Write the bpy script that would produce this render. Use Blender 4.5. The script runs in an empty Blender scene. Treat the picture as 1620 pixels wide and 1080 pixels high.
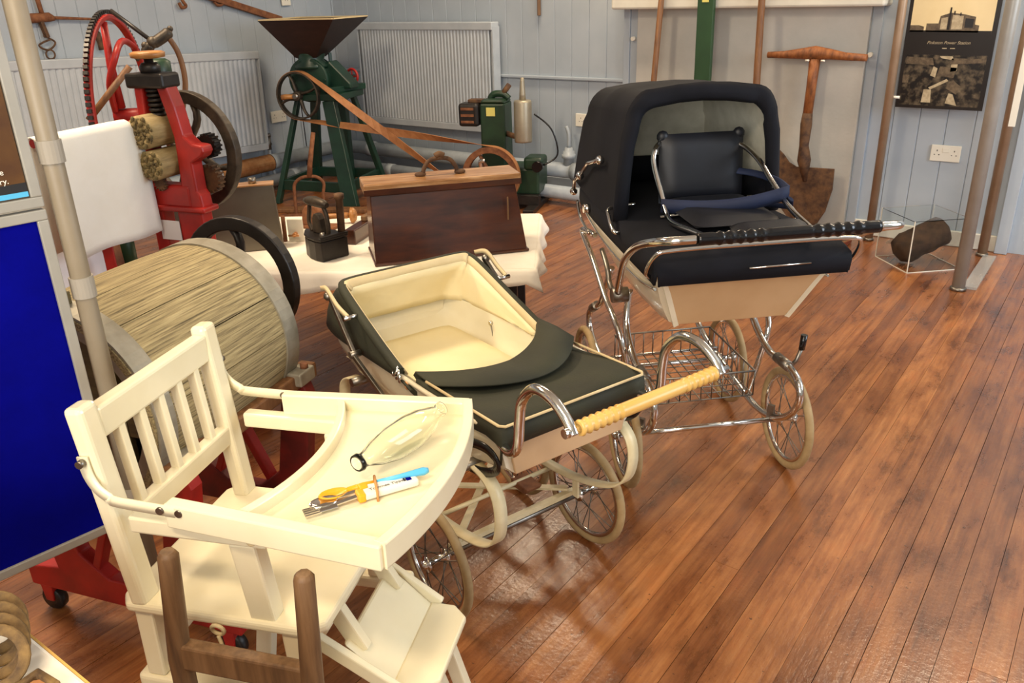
import bpy, bmesh, math, random
from mathutils import Vector, Matrix, noise
random.seed(7)
S = bpy.context.scene
COL = S.collection
PI = math.pi
def R(d): return math.radians(d)
def srgb(h):
    h = h.lstrip('#'); o = []
    for i in (0, 2, 4):
        c = int(h[i:i+2], 16)/255
        o.append(c/12.92 if c <= .04045 else ((c+.055)/1.055)**2.4)
    return (*o, 1)

# ------------------------------------------------------------------ camera
cd = bpy.data.cameras.new('camera'); cam = bpy.data.objects.new('camera', cd); COL.objects.link(cam)
cd.sensor_width = 36; cd.lens = 1310/1620*36; cd.clip_start = .02
RM = Matrix(((0.808198, -0.209490, 0.550391), (0.588297, 0.329878, -0.738300), (-0.026896, 0.920486, 0.389849)))
cam.matrix_world = Matrix.Translation((0, 0, 1.36)) @ RM.to_4x4()
S.camera = cam
# ------------------------------------------------------------------ world, lamps, exposure
S.view_settings.view_transform = 'Standard'; S.view_settings.look = 'None'
S.view_settings.exposure = 0.06; S.view_settings.gamma = 1; S.view_settings.use_curve_mapping = False
W = bpy.data.worlds.new('daylight'); S.world = W; W.use_nodes = True
W.node_tree.nodes['Background'].inputs[0].default_value = (.72, .83, 1, 1)
W.node_tree.nodes['Background'].inputs[1].default_value = 1.0
def area(name, loc, rot, sx, sy, power, col):
    l = bpy.data.lights.new(name, 'AREA'); l.shape = 'RECTANGLE'; l.size = sx; l.size_y = sy; l.energy = power; l.color = col
    o = bpy.data.objects.new(name, l); COL.objects.link(o); o.location = loc; o.rotation_euler = rot; return o
WARM = (1, .79, .55); DAY = (.80, .90, 1)
area('ceiling_light_near', (-.35, -.55, 2.82), (0, 0, R(20)), 1.2, .3, 48, WARM)  # unseen lamp added behind the camera to fill the near fronts
area('ceiling_light_back_left', (-2.75, 4.35, 2.82), (0, 0, 0), 1.2, .3, 46, WARM)
area('ceiling_light_back_right', (.15, 4.35, 2.82), (0, 0, 0), 1.2, .3, 46, WARM)
area('ceiling_light_left', (-2.9, 1.1, 2.82), (0, 0, R(90)), 1.2, .3, 80, WARM)  # unseen lamp added to brighten the table cloth and towel
area('window_daylight_side', (2.12, 3.2, 1.75), (0, R(90), 0), 1.5, 2.0, 75, DAY)
area('window_daylight_rear', (.2, -1.62, 1.75), (R(90), 0, 0), 2.0, 1.4, 78, (1, .94, .84))  # added fill from behind the camera, reaching into hood and high chair

# ------------------------------------------------------------------ materials
def nodes(name):
    m = bpy.data.materials.new(name); m.use_nodes = True
    nt = m.node_tree; b = nt.nodes['Principled BSDF']; return m, nt, b
def N(nt, t, **k):
    n = nt.nodes.new(t)
    for a, v in k.items(): setattr(n, a, v)
    return n
def ramp(nt, fac, stops):
    r = N(nt, 'ShaderNodeValToRGB'); e = r.color_ramp.elements
    while len(e) < len(stops): e.new(.5)
    for i, (p, c) in enumerate(stops): e[i].position = p; e[i].color = srgb(c) if isinstance(c, str) else c
    nt.links.new(fac, r.inputs[0]); return r.outputs[0]
def coords(nt, scale=(1, 1, 1), rnd=False):
    tc = N(nt, 'ShaderNodeTexCoord'); mp = N(nt, 'ShaderNodeMapping'); mp.inputs['Scale'].default_value = scale
    nt.links.new(tc.outputs['Object'], mp.inputs['Vector'])
    if rnd:
        oi = N(nt, 'ShaderNodeObjectInfo'); mu = N(nt, 'ShaderNodeMath', operation='MULTIPLY'); mu.inputs[1].default_value = 37
        nt.links.new(oi.outputs['Random'], mu.inputs[0]); cx = N(nt, 'ShaderNodeCombineXYZ')
        for i in range(3): nt.links.new(mu.outputs[0], cx.inputs[i])
        nt.links.new(cx.outputs[0], mp.inputs['Location'])
    return mp.outputs['Vector']
def noise_tex(nt, vec, scale, detail=4, rough=.55):
    n = N(nt, 'ShaderNodeTexNoise'); n.inputs['Scale'].default_value = scale; n.inputs['Detail'].default_value = detail
    n.inputs['Roughness'].default_value = rough; nt.links.new(vec, n.inputs['Vector']); return n.outputs['Fac']
def bump(nt, b, h, strength, dist=.002):
    n = N(nt, 'ShaderNodeBump'); n.inputs['Strength'].default_value = strength; n.inputs['Distance'].default_value = dist
    nt.links.new(h, n.inputs['Height']); nt.links.new(n.outputs[0], b.inputs['Normal'])
def paint(name, c1, c2=None, rough=.5, metal=0, scale=9, bmp=0, bscale=60, spec=.5, coat=0, lo=.35, hi=.65):
    m, nt, b = nodes(name); v = coords(nt)
    if c2:
        nt.links.new(ramp(nt, noise_tex(nt, v, scale, 6), [(lo, c1), (hi, c2)]), b.inputs['Base Color'])
    else: b.inputs['Base Color'].default_value = srgb(c1)
    b.inputs['Roughness'].default_value = rough; b.inputs['Metallic'].default_value = metal
    b.inputs['Specular IOR Level'].default_value = spec; b.inputs['Coat Weight'].default_value = coat
    if bmp: bump(nt, b, noise_tex(nt, v, bscale, 5), bmp)
    return m
def wood(name, stops, stretch, scale=6, rough=.5, bmp=.15, coat=0, rnd=False, spec=.5):
    m, nt, b = nodes(name); v = coords(nt, stretch, rnd)
    f1 = noise_tex(nt, v, scale, 8, .62)
    nt.links.new(ramp(nt, f1, stops), b.inputs['Base Color']); b.inputs['Roughness'].default_value = rough
    b.inputs['Coat Weight'].default_value = coat; b.inputs['Coat Roughness'].default_value = .12; b.inputs['Specular IOR Level'].default_value = spec
    if bmp: bump(nt, b, f1, bmp)
    return m
M = {}
M['wall'] = paint('wall_paint', '#abb5bf', '#a1acb7', .45, scale=3)
M['plaster'] = paint('plaster_paint', '#bdbbb4', '#b0b0aa', .55, scale=4, bmp=.6, bscale=45)
M['shelf'] = paint('shelf_paint', '#d9d6c9', '#cfccc0', .45)
M['radiator'] = paint('radiator_enamel', '#b6bdc3', '#acb4bb', .35)
M['pipe'] = paint('pipe_paint', '#a7afb5', '#98a1a8', .42, scale=14)
M['gap'] = paint('dark_gap', '#2a1a10', None, .9)
M['white_plastic'] = paint('white_plastic', '#e6e2d4', None, .35)
M['copper'] = paint('copper', '#e0a873', '#c98a58', .45, .8, scale=20)
M['chrome'] = paint('chrome', '#d9d6d0', None, .12, 1)
M['steel'] = paint('dull_steel', '#9a948a', '#7d776e', .38, 1, scale=30)
M['alu'] = paint('grey_pole_metal', '#a09c94', '#948f86', .38, .1, scale=8)
M['bronze_pole'] = paint('brown_pole', '#a08871', '#8f765e', .42, .25, scale=6)
M['black_iron'] = paint('black_iron', '#211d1b', '#2d2825', .42, .3, scale=25, bmp=.2)
M['iron'] = paint('worn_iron', '#3a332c', '#544a3e', .5, .5, scale=30, bmp=.3)
M['rust'] = paint('rust', '#6b4028', '#8b5a38', .75, .1, scale=30, bmp=.5)
M['rust_dark'] = paint('rust_dark', '#3f2a1e', '#6b4c30', .75, .1, scale=26, bmp=.5)
M['ochre_rust'] = paint('ochre_rust', '#4a3620', '#86693c', .8, .1, scale=45, bmp=.6)
M['red'] = paint('red_enamel', '#b3241c', '#8f1d18', .42, scale=10, bmp=.1)
M['red_dark'] = paint('red_worn', '#86241f', '#5f1d1a', .5, scale=14, bmp=.2)  # darker red for one churn end frame
M['green'] = paint('green_enamel', '#15382a', '#102b21', .38, scale=10)
M['green_dark'] = paint('green_engine', '#1f3d27', '#182f20', .42, scale=12)
M['green_post'] = paint('green_post_paint', '#27492b', '#213f26', .45, scale=6)
M['belt'] = paint('leather_belt', '#b07a4c', '#97623a', .6, scale=14)
M['canvas'] = paint('towel', '#f7f3e8', '#f2ede0', .9, bmp=.25, bscale=160)
M['cloth'] = paint('table_cloth', '#f6f0e2', '#f1e9d8', .85, bmp=.2, bscale=90)
M['blue_felt'] = paint('blue_felt', '#04067e', '#040570', .95, bmp=.1, bscale=300, spec=.05)
M['frame_grey'] = paint('grey_frame', '#a9a69d', '#9f9c93', .45, .3)
M['cream_pole'] = paint('cream_pole', '#918673', '#887c68', .45)
M['band'] = paint('grey_band', '#9b9488', None, .5)
M['navy'] = paint('navy_canvas', '#0d0e14', '#12131b', .85, spec=.25, bmp=.15, bscale=200)
M['navy_seat'] = paint('navy_vinyl', '#0a0c14', '#0f121c', .5, bmp=.1, bscale=60)
M['blue_strap'] = paint('blue_webbing', '#101b38', '#152344', .75)
M['lining'] = paint('hood_lining', '#d2cfbf', '#c2bfae', .8, scale=22)
M['cream_enamel'] = paint('cream_enamel', '#e2d8bd', '#dacfb3', .22, coat=.4)
M['tan_panel'] = paint('tan_panel', '#c8a67c', '#c09d73', .3, coat=.3)
M['tyre'] = paint('cream_tyre', '#ad946a', '#997f56', .65, scale=25)
M['olive'] = paint('olive_canvas', '#26271a', '#2f301e', .75, bmp=.2, bscale=220)
M['cream_cloth'] = paint('cream_lining', '#efe1b8', '#e8d8aa', .8, scale=6, bmp=.5, bscale=14)
M['cream_board'] = paint('cream_board', '#e5dcc0', '#dfd4b5', .5)
M['piping'] = paint('piping', '#d8c59a', '#cbb588', .7)
M['cream_strap'] = paint('cream_paint_metal', '#e3d6b0', '#d3c499', .42, scale=20)
M['yellow_grip'] = paint('yellow_grip', '#e0b667', '#d9ab58', .32)
M['black_plastic'] = paint('black_plastic', '#0d0d10', None, .22)
M['chair_white'] = paint('cream_gloss_paint', '#efe6c6', '#e9deba', .28, scale=7, coat=.25)
M['chair_wear'] = paint('worn_paint', '#cbb78c', '#e2d5b0', .5, scale=40)
M['orange'] = paint('orange_plastic', '#f0a51e', None, .35)
M['cyan'] = paint('cyan_plastic', '#55b4e0', None, .35)
M['band_rubber'] = paint('rubber_band', '#c98f50', None, .6)
M['print_black'] = paint('print_black', '#1a1a1c', None, .6)
M['print_white'] = paint('print_white', '#e8e2d4', None, .6)
M['poster'] = paint('poster_black', '#17110f', '#1f1815', .3, scale=5)
M['sepia'] = paint('sepia_sky', '#e3cfa2', '#d8c293', .3, scale=4)
M['sepia_mid'] = paint('sepia_mid', '#6b5c48', '#4a3e31', .3, scale=60)
M['sepia_light'] = paint('sepia_light', '#b8a88a', '#9c8c70', .3, scale=60)
M['hoop'] = paint('galvanised_hoop', '#a6a090', '#8f8978', .5, .35, scale=22)
M['peat'] = paint('peat', '#2b1d12', '#4a3422', .95, scale=24, bmp=1, bscale=50)
M['brick'] = paint('brick', '#8a4630', '#713522', .8, scale=30)
M['pale_paper'] = paint('paper', '#e5e3e6', None, .7)
M['yellow_plate'] = paint('yellow_plate', '#d9cf72', None, .4)
M['hall_photo'] = paint('hall_photo', '#120d0b', '#6e604c', .3, scale=26, lo=.45, hi=.72)
M['spoke'] = paint('dull_spoke', '#6a645a', None, .4, .8)
M['grey_metal'] = paint('grey_sheet_metal', '#6b655a', '#7a7367', .35, .5, scale=5)
M['silver_paint'] = paint('silver_paint', '#a8a08c', '#999180', .42, .55, scale=8)
M['chair_brown'] = wood('brown_wood', [(.3, '#523a25'), (.5, '#705234'), (.7, '#866544')], (14, 14, 1.2), 4, .55)
M['floor'] = None
M['box_wood'] = wood('mahogany', [(.3, '#2c130b'), (.5, '#431f10'), (.7, '#54290f')], (2, 14, 9), 3, .3, .06, .35)
M['lid_wood'] = wood('worn_lid', [(.3, '#6e4626'), (.5, '#a4774a'), (.7, '#c7a27a')], (2, 20, 20), 3, .35, .15, .3)
M['barrel'] = wood('weathered_stave', [(.3, '#4f452e'), (.42, '#857654'), (.55, '#a8976c'), (.75, '#bfae83')], (60, 60, 1.6), 4, .8, .8, 0, True)
M['barrel_end'] = wood('weathered_end', [(.3, '#4e432c'), (.6, '#77683f')], (14, 2, 14), 3, .8, .5)
M['roller'] = wood('roller_wood', [(.3, '#7d6a44'), (.55, '#a08a5c'), (.75, '#b8a577')], (14, 2, 14), 5, .7, .5)
M['hopper_wood'] = wood('hopper_wood', [(.3, '#1d0f0c'), (.6, '#2b1712'), (.8, '#3a211a')], (3, 3, 10), 4, .5, .1)
M['handle_wood'] = wood('tool_handle', [(.3, '#5d3d24'), (.55, '#7d5533'), (.75, '#94683f')], (16, 16, 2), 4, .55, .2)
M['spade_wood'] = wood('spade_wood', [(.3, '#5a3217'), (.5, '#8a5128'), (.72, '#a56a3a')], (9, 9, 3), 5, .6, .4)
M['turned_wood'] = wood('turned_wood', [(.3, '#8b5a2e'), (.7, '#b98247')], (6, 6, 2), 4, .4, .1)
def floor_mat():
    m, nt, b = nodes('floorboard_varnish'); L = nt.links.new
    def mul(x, y, f):
        n = N(nt, 'ShaderNodeMix', data_type='RGBA', blend_type='MULTIPLY'); n.inputs['Factor'].default_value = f; L(x, n.inputs['A']); L(y, n.inputs['B']); return n.outputs['Result']
    v = coords(nt, (17, .9, 6), True); f1 = noise_tex(nt, v, 3.4, 9, .68)
    pos = N(nt, 'ShaderNodeNewGeometry').outputs['Position']
    ms = N(nt, 'ShaderNodeMapping'); ms.inputs['Scale'].default_value = (1.6, .55, 1); L(pos, ms.inputs['Vector'])
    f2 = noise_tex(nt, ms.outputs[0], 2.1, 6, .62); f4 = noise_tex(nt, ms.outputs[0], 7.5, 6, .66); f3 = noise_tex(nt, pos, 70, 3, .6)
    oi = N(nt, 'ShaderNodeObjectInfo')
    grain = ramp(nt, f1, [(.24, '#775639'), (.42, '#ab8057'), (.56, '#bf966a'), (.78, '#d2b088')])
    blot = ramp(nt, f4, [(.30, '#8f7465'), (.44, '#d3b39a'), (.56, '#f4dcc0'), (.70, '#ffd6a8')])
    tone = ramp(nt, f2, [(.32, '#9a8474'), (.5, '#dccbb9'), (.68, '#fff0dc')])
    pl = ramp(nt, oi.outputs['Random'], [(0, '#cbb6a6'), (.5, '#e6d6c8'), (1, '#fff2e6')])
    pit = ramp(nt, f3, [(.26, '#2e1c12'), (.33, '#ffffff')])
    vo = N(nt, 'ShaderNodeTexVoronoi'); vo.inputs['Scale'].default_value = 3.0; wp = N(nt, 'ShaderNodeMapping'); wp.inputs['Scale'].default_value = (1, .6, 1); L(pos, wp.inputs['Vector']); L(wp.outputs[0], vo.inputs['Vector'])
    knot = ramp(nt, vo.outputs['Distance'], [(.02, '#2a1810'), (.045, '#ffffff')])
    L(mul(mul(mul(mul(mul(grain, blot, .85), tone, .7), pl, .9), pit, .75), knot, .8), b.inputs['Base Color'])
    rr = N(nt, 'ShaderNodeMapRange'); rr.inputs['From Min'].default_value = .3; rr.inputs['From Max'].default_value = .7; rr.inputs['To Min'].default_value = .22; rr.inputs['To Max'].default_value = .44; L(f4, rr.inputs['Value']); L(rr.outputs[0], b.inputs['Roughness'])
    b.inputs['Coat Weight'].default_value = .45; b.inputs['Coat Roughness'].default_value = .14
    mx = N(nt, 'ShaderNodeMath', operation='ADD'); L(f1, mx.inputs[0]); L(f3, mx.inputs[1]); bump(nt, b, mx.outputs[0], .35, .002)
    n2 = nt.nodes[-1]; L(n2.outputs[0], b.inputs['Coat Normal'])
    return m
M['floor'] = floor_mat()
def glass(name, col=(1, 1, 1, 1), rough=.02, alpha=None):
    m, nt, b = nodes(name); b.inputs['Base Color'].default_value = col; b.inputs['Transmission Weight'].default_value = 1
    b.inputs['Roughness'].default_value = rough; b.inputs['IOR'].default_value = 1.3; return m
M['glass'] = glass('bottle_glass', (.97, 1, .95, 1))
M['acrylic'] = glass('acrylic', (.96, .98, .97, 1))
M['acrylic'].node_tree.nodes['Principled BSDF'].inputs['IOR'].default_value = 1.12

M['clear_sheet'] = paint('clear_sheet', '#c9cbc8', None, .15); M['clear_sheet'].node_tree.nodes['Principled BSDF'].inputs['Alpha'].default_value = .35
# ------------------------------------------------------------------ mesh helpers
def V(*a): return Vector(a)
class MB:
    def __init__(s): s.v = []; s.f = []; s.sm = []
    def add(s, vs, fs, sm=False):
        o = len(s.v); s.v += [tuple(p) for p in vs]; s.f += [tuple(i+o for i in f) for f in fs]; s.sm += [sm]*len(fs); return s
    def box(s, x0, x1, y0, y1, z0, z1, mt=None):
        vs = [Vector((x, y, z)) for z in (z0, z1) for y in (y0, y1) for x in (x0, x1)]
        if mt: vs = [mt @ v for v in vs]
        return s.add(vs, [(0, 2, 3, 1), (4, 5, 7, 6), (0, 1, 5, 4), (2, 6, 7, 3), (0, 4, 6, 2), (1, 3, 7, 5)])
    def hexa(s, a, b):      # two matching quads joined
        return s.add(list(a)+list(b), [(3, 2, 1, 0), (4, 5, 6, 7), (0, 1, 5, 4), (1, 2, 6, 5), (2, 3, 7, 6), (3, 0, 4, 7)])
    def beam(s, p, q, w, h, up=(0, 0, 1), w2=None, h2=None):
        p = Vector(p); q = Vector(q); d = (q-p).normalized(); up = Vector(up)
        sx = d.cross(up); sx = sx.normalized() if sx.length > 1e-5 else d.orthogonal().normalized(); uz = sx.cross(d)
        w2 = w if w2 is None else w2; h2 = h if h2 is None else h2
        A = [p+sx*a*w/2+uz*b*h/2 for a, b in ((-1, -1), (1, -1), (1, 1), (-1, 1))]
        B = [q+sx*a*w2/2+uz*b*h2/2 for a, b in ((-1, -1), (1, -1), (1, 1), (-1, 1))]
        return s.hexa(A, B)
    def ring(s, c, t, n0, r, n, e=1):
        b = t.cross(n0).normalized()
        return [c+(n0*math.cos(2*PI*i/n)*r+b*math.sin(2*PI*i/n)*r*e) for i in range(n)]
    def tube(s, pts, r, n=8, closed=False, e=1, n0=None):
        P = [Vector(p) for p in pts]; m = len(P); rs = r if isinstance(r, (list, tuple)) else [r]*m
        T = []
        for i in range(m):
            a = P[(i-1) % m] if (closed or i) else P[0]; b = P[(i+1) % m] if (closed or i < m-1) else P[-1]
            T.append((b-a).normalized())
        nn = Vector(n0) if n0 else T[0].orthogonal(); nn = (nn-T[0]*nn.dot(T[0])).normalized()
        vs = []
        for i in range(m):
            nn = (nn-T[i]*nn.dot(T[i])); nn = nn.normalized() if nn.length > 1e-6 else T[i].orthogonal().normalized()
            vs += s.ring(P[i], T[i], nn, rs[i], n, e)
        fs = [(i*n+j, i*n+(j+1) % n, ((i+1) % m)*n+(j+1) % n, ((i+1) % m)*n+j) for i in range(m if closed else m-1) for j in range(n)]
        s.add(vs, fs, True)
        if not closed:
            o = len(s.v)-len(vs); s.f += [tuple(o+j for j in reversed(range(n))), tuple(o+(m-1)*n+j for j in range(n))]; s.sm += [False, False]
        return s
    def cyl(s, p, q, r, r2=None, n=16): return s.tube([p, q], [r, r if r2 is None else r2], n)
    def torus(s, c, ax, Rr, r, n=32, k=8, e=1, a0=0, a1=2*PI):
        ax = Vector(ax).normalized(); x = ax.orthogonal().normalized(); y = ax.cross(x); full = abs(a1-a0) > 6.28
        m = n if full else n+1
        pts = [Vector(c)+x*math.cos(a0+(a1-a0)*i/n)*Rr+y*math.sin(a0+(a1-a0)*i/n)*Rr for i in range(m)]
        return s.tube(pts, r, k, full, e, n0=ax)
    def lathe(s, prof, o=(0, 0, 0), d=(0, 0, 1), n=24, caps=True, hard=False):
        d = Vector(d).normalized(); x = d.orthogonal().normalized(); y = d.cross(x); o = Vector(o); vs = []
        for t, r in prof: vs += [o+d*t+(x*math.cos(2*PI*i/n)+y*math.sin(2*PI*i/n))*r for i in range(n)]
        fs = [(i*n+j, i*n+(j+1) % n, (i+1)*n+(j+1) % n, (i+1)*n+j) for i in range(len(prof)-1) for j in range(n)]
        s.add(vs, fs, not hard)
        if caps:
            b = len(s.v)-len(vs); s.f += [tuple(b+j for j in reversed(range(n))), tuple(b+(len(prof)-1)*n+j for j in range(n))]; s.sm += [False, False]
        return s
    def rim(s, c, ax, r0, r1, w, n=40, a0=0, a1=2*PI):   # flat band ring, rectangular section
        ax = Vector(ax).normalized(); x = ax.orthogonal().normalized(); y = ax.cross(x); c = Vector(c); full = abs(a1-a0) > 6.28
        m = n if full else n+1; vs = []
        for i in range(m):
            a = a0+(a1-a0)*i/n; d = x*math.cos(a)+y*math.sin(a)
            vs += [c+d*r0-ax*w/2, c+d*r1-ax*w/2, c+d*r1+ax*w/2, c+d*r0+ax*w/2]
        fs = [(i*4+j, i*4+(j+1) % 4, ((i+1) % m)*4+(j+1) % 4, ((i+1) % m)*4+j) for i in range(m if full else m-1) for j in range(4)]
        if not full: fs += [(0, 3, 2, 1), tuple((m-1)*4+k for k in range(4))]
        return s.add(vs, fs)
    def prism(s, poly, d0, d1, f):   # poly: 2-D outline; f(a, b, d) -> point
        n = len(poly); vs = [f(a, b, d0) for a, b in poly]+[f(a, b, d1) for a, b in poly]
        return s.add(vs, [tuple(reversed(range(n))), tuple(range(n, 2*n))]+[(i, (i+1) % n, n+(i+1) % n, n+i) for i in range(n)])
    def grid(s, P, sm=True, closeu=False):
        a = len(P); b = len(P[0]); vs = [p for row in P for p in row]
        return s.add(vs, [(i*b+j, i*b+(j+1) % b, ((i+1) % a)*b+(j+1) % b, ((i+1) % a)*b+j) for i in range(a-1) for j in range(b if closeu else b-1)], sm)
    def ball(s, c, r, n=12, sx=1, sy=1, sz=1):
        c = Vector(c); k = n//2
        P = [[c+Vector((r*sx*math.sin(PI*i/k)*math.cos(2*PI*j/n), r*sy*math.sin(PI*i/k)*math.sin(2*PI*j/n), r*sz*math.cos(PI*i/k))) for j in range(n)] for i in range(k+1)]
        return s.grid(P, True, True)
    def build(s, name, mat, parent=None, bevel=0, seg=2, solid=0, sub=0, mt=None):
        me = bpy.data.meshes.new(name); me.from_pydata([tuple(mt @ Vector(p)) for p in s.v] if mt else s.v, [], s.f)
        me.polygons.foreach_set('use_smooth', s.sm); me.update()
        bm = bmesh.new(); bm.from_mesh(me); bmesh.ops.recalc_face_normals(bm, faces=bm.faces); bm.to_mesh(me); bm.free()
        o = bpy.data.objects.new(name, me); COL.objects.link(o)
        me.materials.append(M[mat] if isinstance(mat, str) else mat)
        if parent: o.parent = parent
        if solid:
            d = o.modifiers.new('solid', 'SOLIDIFY'); d.thickness = solid; d.offset = 0
        if bevel:
            d = o.modifiers.new('bevel', 'BEVEL'); d.width = bevel; d.segments = seg; d.limit_method = 'ANGLE'; d.angle_limit = R(35)
        if sub:
            d = o.modifiers.new('sub', 'SUBSURF'); d.levels = sub; d.render_levels = sub
        return o
def cr(pts, k=6, closed=False):      # Catmull-Rom through points
    P = [Vector(p) for p in pts]; m = len(P); out = []
    for i in range(m if closed else m-1):
        g = (lambda j: P[j % m]) if closed else (lambda j: P[min(max(j, 0), m-1)])
        a, b, c, d = g(i-1), g(i), g(i+1), g(i+2)
        for t in range(k):
            t /= k; out.append(.5*((2*b)+(c-a)*t+(2*a-5*b+4*c-d)*t*t+(3*b-a-3*c+d)*t**3))
    if not closed: out.append(P[-1])
    return out
def rot(pts, k): return pts
def tag(o, label, cat, group=None):
    o['label'] = label; o['category'] = cat
    if group: o['group'] = group
    return o
def thing(name, label, cat, loc=(0, 0, 0), rz=0, group=None):
    o = bpy.data.objects.new(name, None); COL.objects.link(o); o.location = loc; o.rotation_euler = (0, 0, R(rz)); o.empty_display_size = .1
    return tag(o, label, cat, group)
def structure(o): o['kind'] = 'structure'; return o
def stuff(o): o['kind'] = 'stuff'; return o
def text_mesh(name, body, size, mat, parent, mt, depth=.0004, align='CENTER', shear=0):
    c = bpy.data.curves.new(name, 'FONT'); c.body = body; c.size = size; c.extrude = depth; c.align_x = align; c.shear = shear
    t = bpy.data.objects.new(name, c); COL.objects.link(t)
    me = bpy.data.meshes.new_from_object(t); bpy.data.objects.remove(t)
    o = bpy.data.objects.new(name, me); COL.objects.link(o); me.transform(mt); me.materials.clear(); me.materials.append(M[mat]); o.parent = parent
    return o
# ================================================================== SETTING
XL, YB, ZC = -5.43, 4.98, 2.9
fl = structure(MB().box(-5.7, 2.3, -1.7, 5.75, -.1, -.02).build('floor', 'gap'))
x = -5.62; i = 0
rr = random.Random(3)
while x < 2.2:
    w = .0665
    ys = [-1.65, rr.uniform(.7, 4.4), 5.7] if rr.random() < .45 else [-1.65, 5.7]
    g0, g1 = rr.uniform(.0002, .0009), rr.uniform(.0002, .0009)
    for a, b in zip(ys, ys[1:]):
        dz = rr.uniform(-.0012, 0)
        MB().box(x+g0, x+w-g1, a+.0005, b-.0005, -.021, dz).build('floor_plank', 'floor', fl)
    x += w
def board_wall(name, length, z1, w=.1345, skip=()):
    """boarded wall in its own frame: runs along +x from 0 to length, face towards -y at y=0"""
    m = MB().box(0, length, .014, .12, 0, z1); wl = structure(m.build(name, 'wall'))
    x = 0; k = 0
    while x < length-.01:
        x2 = min(x+w, length)
        pl = MB()
        pl.prism([(x+.0005, .014), (x+.0005, .004), (x+.004, 0), (x2-.004, 0), (x2-.0005, .004), (x2-.0005, .014)], 0, z1, lambda a, b, d: (a, b, d))
        pl.build('wall_board', 'wall', wl); x = x2; k += 1
    return wl
wb = board_wall('wall_back', 2.73, ZC); wb.location = (XL, YB, 0)
wb2 = board_wall('wall_back_right', .80, ZC); wb2.location = (-1.20, YB, 0)
wl = board_wall('wall_left', 6.6, ZC); wl.rotation_euler = (0, 0, R(93)); wl.location = (XL+6.6*math.sin(R(3)), YB-6.6*math.cos(R(3)), 0)
structure(MB().box(XL-.3, XL+.012, YB-.012, YB+.3, 0, ZC).build('wall_corner', 'wall'))  # filler block added to stop daylight leaking in at the corner
structure(MB().box(-.40, -.28, YB, 5.7, 0, ZC).box(-.40, 2.4, 5.6, 5.7, 0, ZC).build('wall_recess', 'wall'))
structure(MB().box(-2.70, -1.20, YB, YB+.12, 0, ZC).build('wall_chimney', 'plaster'))
structure(MB().box(-5.8, 2.4, -1.8, 5.8, ZC, ZC+.1).build('ceiling', 'shelf'))
structure(MB().box(2.2, 2.3, -1.7, 2.2, 0, ZC).box(2.2, 2.3, 4.2, 5.7, 0, ZC).box(2.2, 2.3, 2.2, 4.2, 0, 1).box(2.2, 2.3, 2.2, 4.2, 2.5, ZC).build('wall_right', 'wall'))
structure(MB().box(-5.8, -.8, -1.75, -1.65, 0, ZC).box(1.2, 2.3, -1.75, -1.65, 0, ZC).box(-.8, 1.2, -1.75, -1.65, 0, 1.05).box(-.8, 1.2, -1.75, -1.65, 2.45, ZC).build('wall_front', 'wall'))
for n, (p, q, ax) in enumerate([((2.2, 2.2, 1), (2.3, 4.2, 2.5), 'y'), ((-.8, -1.75, 1.05), (1.2, -1.65, 2.45), 'x')]):  # the second is an unseen window, added for the rear fill
    wf = MB()
    for t in (0, .5, 1):
        if ax == 'y':
            c = p[1]+(q[1]-p[1])*t; wf.box(p[0]+.02, q[0]-.02, c-.03, c+.03, p[2], q[2])
        else:
            c = p[0]+(q[0]-p[0])*t; wf.box(c-.03, c+.03, p[1]+.02, q[1]-.02, p[2], q[2])
    structure(wf.build('window_%d' % (n+1), 'shelf'))
structure(MB().box(-5.40, -2.70, YB-.022, YB-.001, .79, .812).build('trim_1', 'wall', None, .006))      # dado rail
structure(MB().box(-1.19, -.42, YB-.02, YB-.001, 0, .085).build('baseboard_right', 'shelf', None, .004))
structure(MB().box(-5.40, -2.73, YB-.02, YB-.001, 0, .12).build('baseboard_back', 'wall', None, .004))
structure(MB().box(-2.735, -2.690, YB-.03, YB, 0, 1.235).build('trim_2', 'wall', None, .004))
structure(MB().box(-.455, -.395, YB-.05, YB+.02, 0, ZC).build('trim_3', 'wall', None, .004))
# blocked fireplace with its shelf
fp = thing('fireplace_surround', 'plastered over fireplace with pale mantel shelf behind the leaning tools', 'fireplace', (-1.95, YB, 0))
MB().box(-.68, .71, -.045, 0, 0, 1.24).build('infill_panel', 'plaster', fp, .004)
MB().box(-.74, -.68, -.02, 0, 0, 1.24).build('jamb', 'wall', fp, .003); MB().box(.71, .765, -.02, 0, 0, 1.24).build('jamb', 'wall', fp, .003)
MB().box(-.80, .80, -.17, 0, 1.235, 1.42).build('mantel_shelf', 'shelf', fp, .012)
for xx, zz in ((-.71, 1.06), (.73, .99)):
    MB().cyl((xx, -.05, zz), (xx, -.005, zz), .013, n=12).build('bolt', 'white_plastic', fp)
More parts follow.
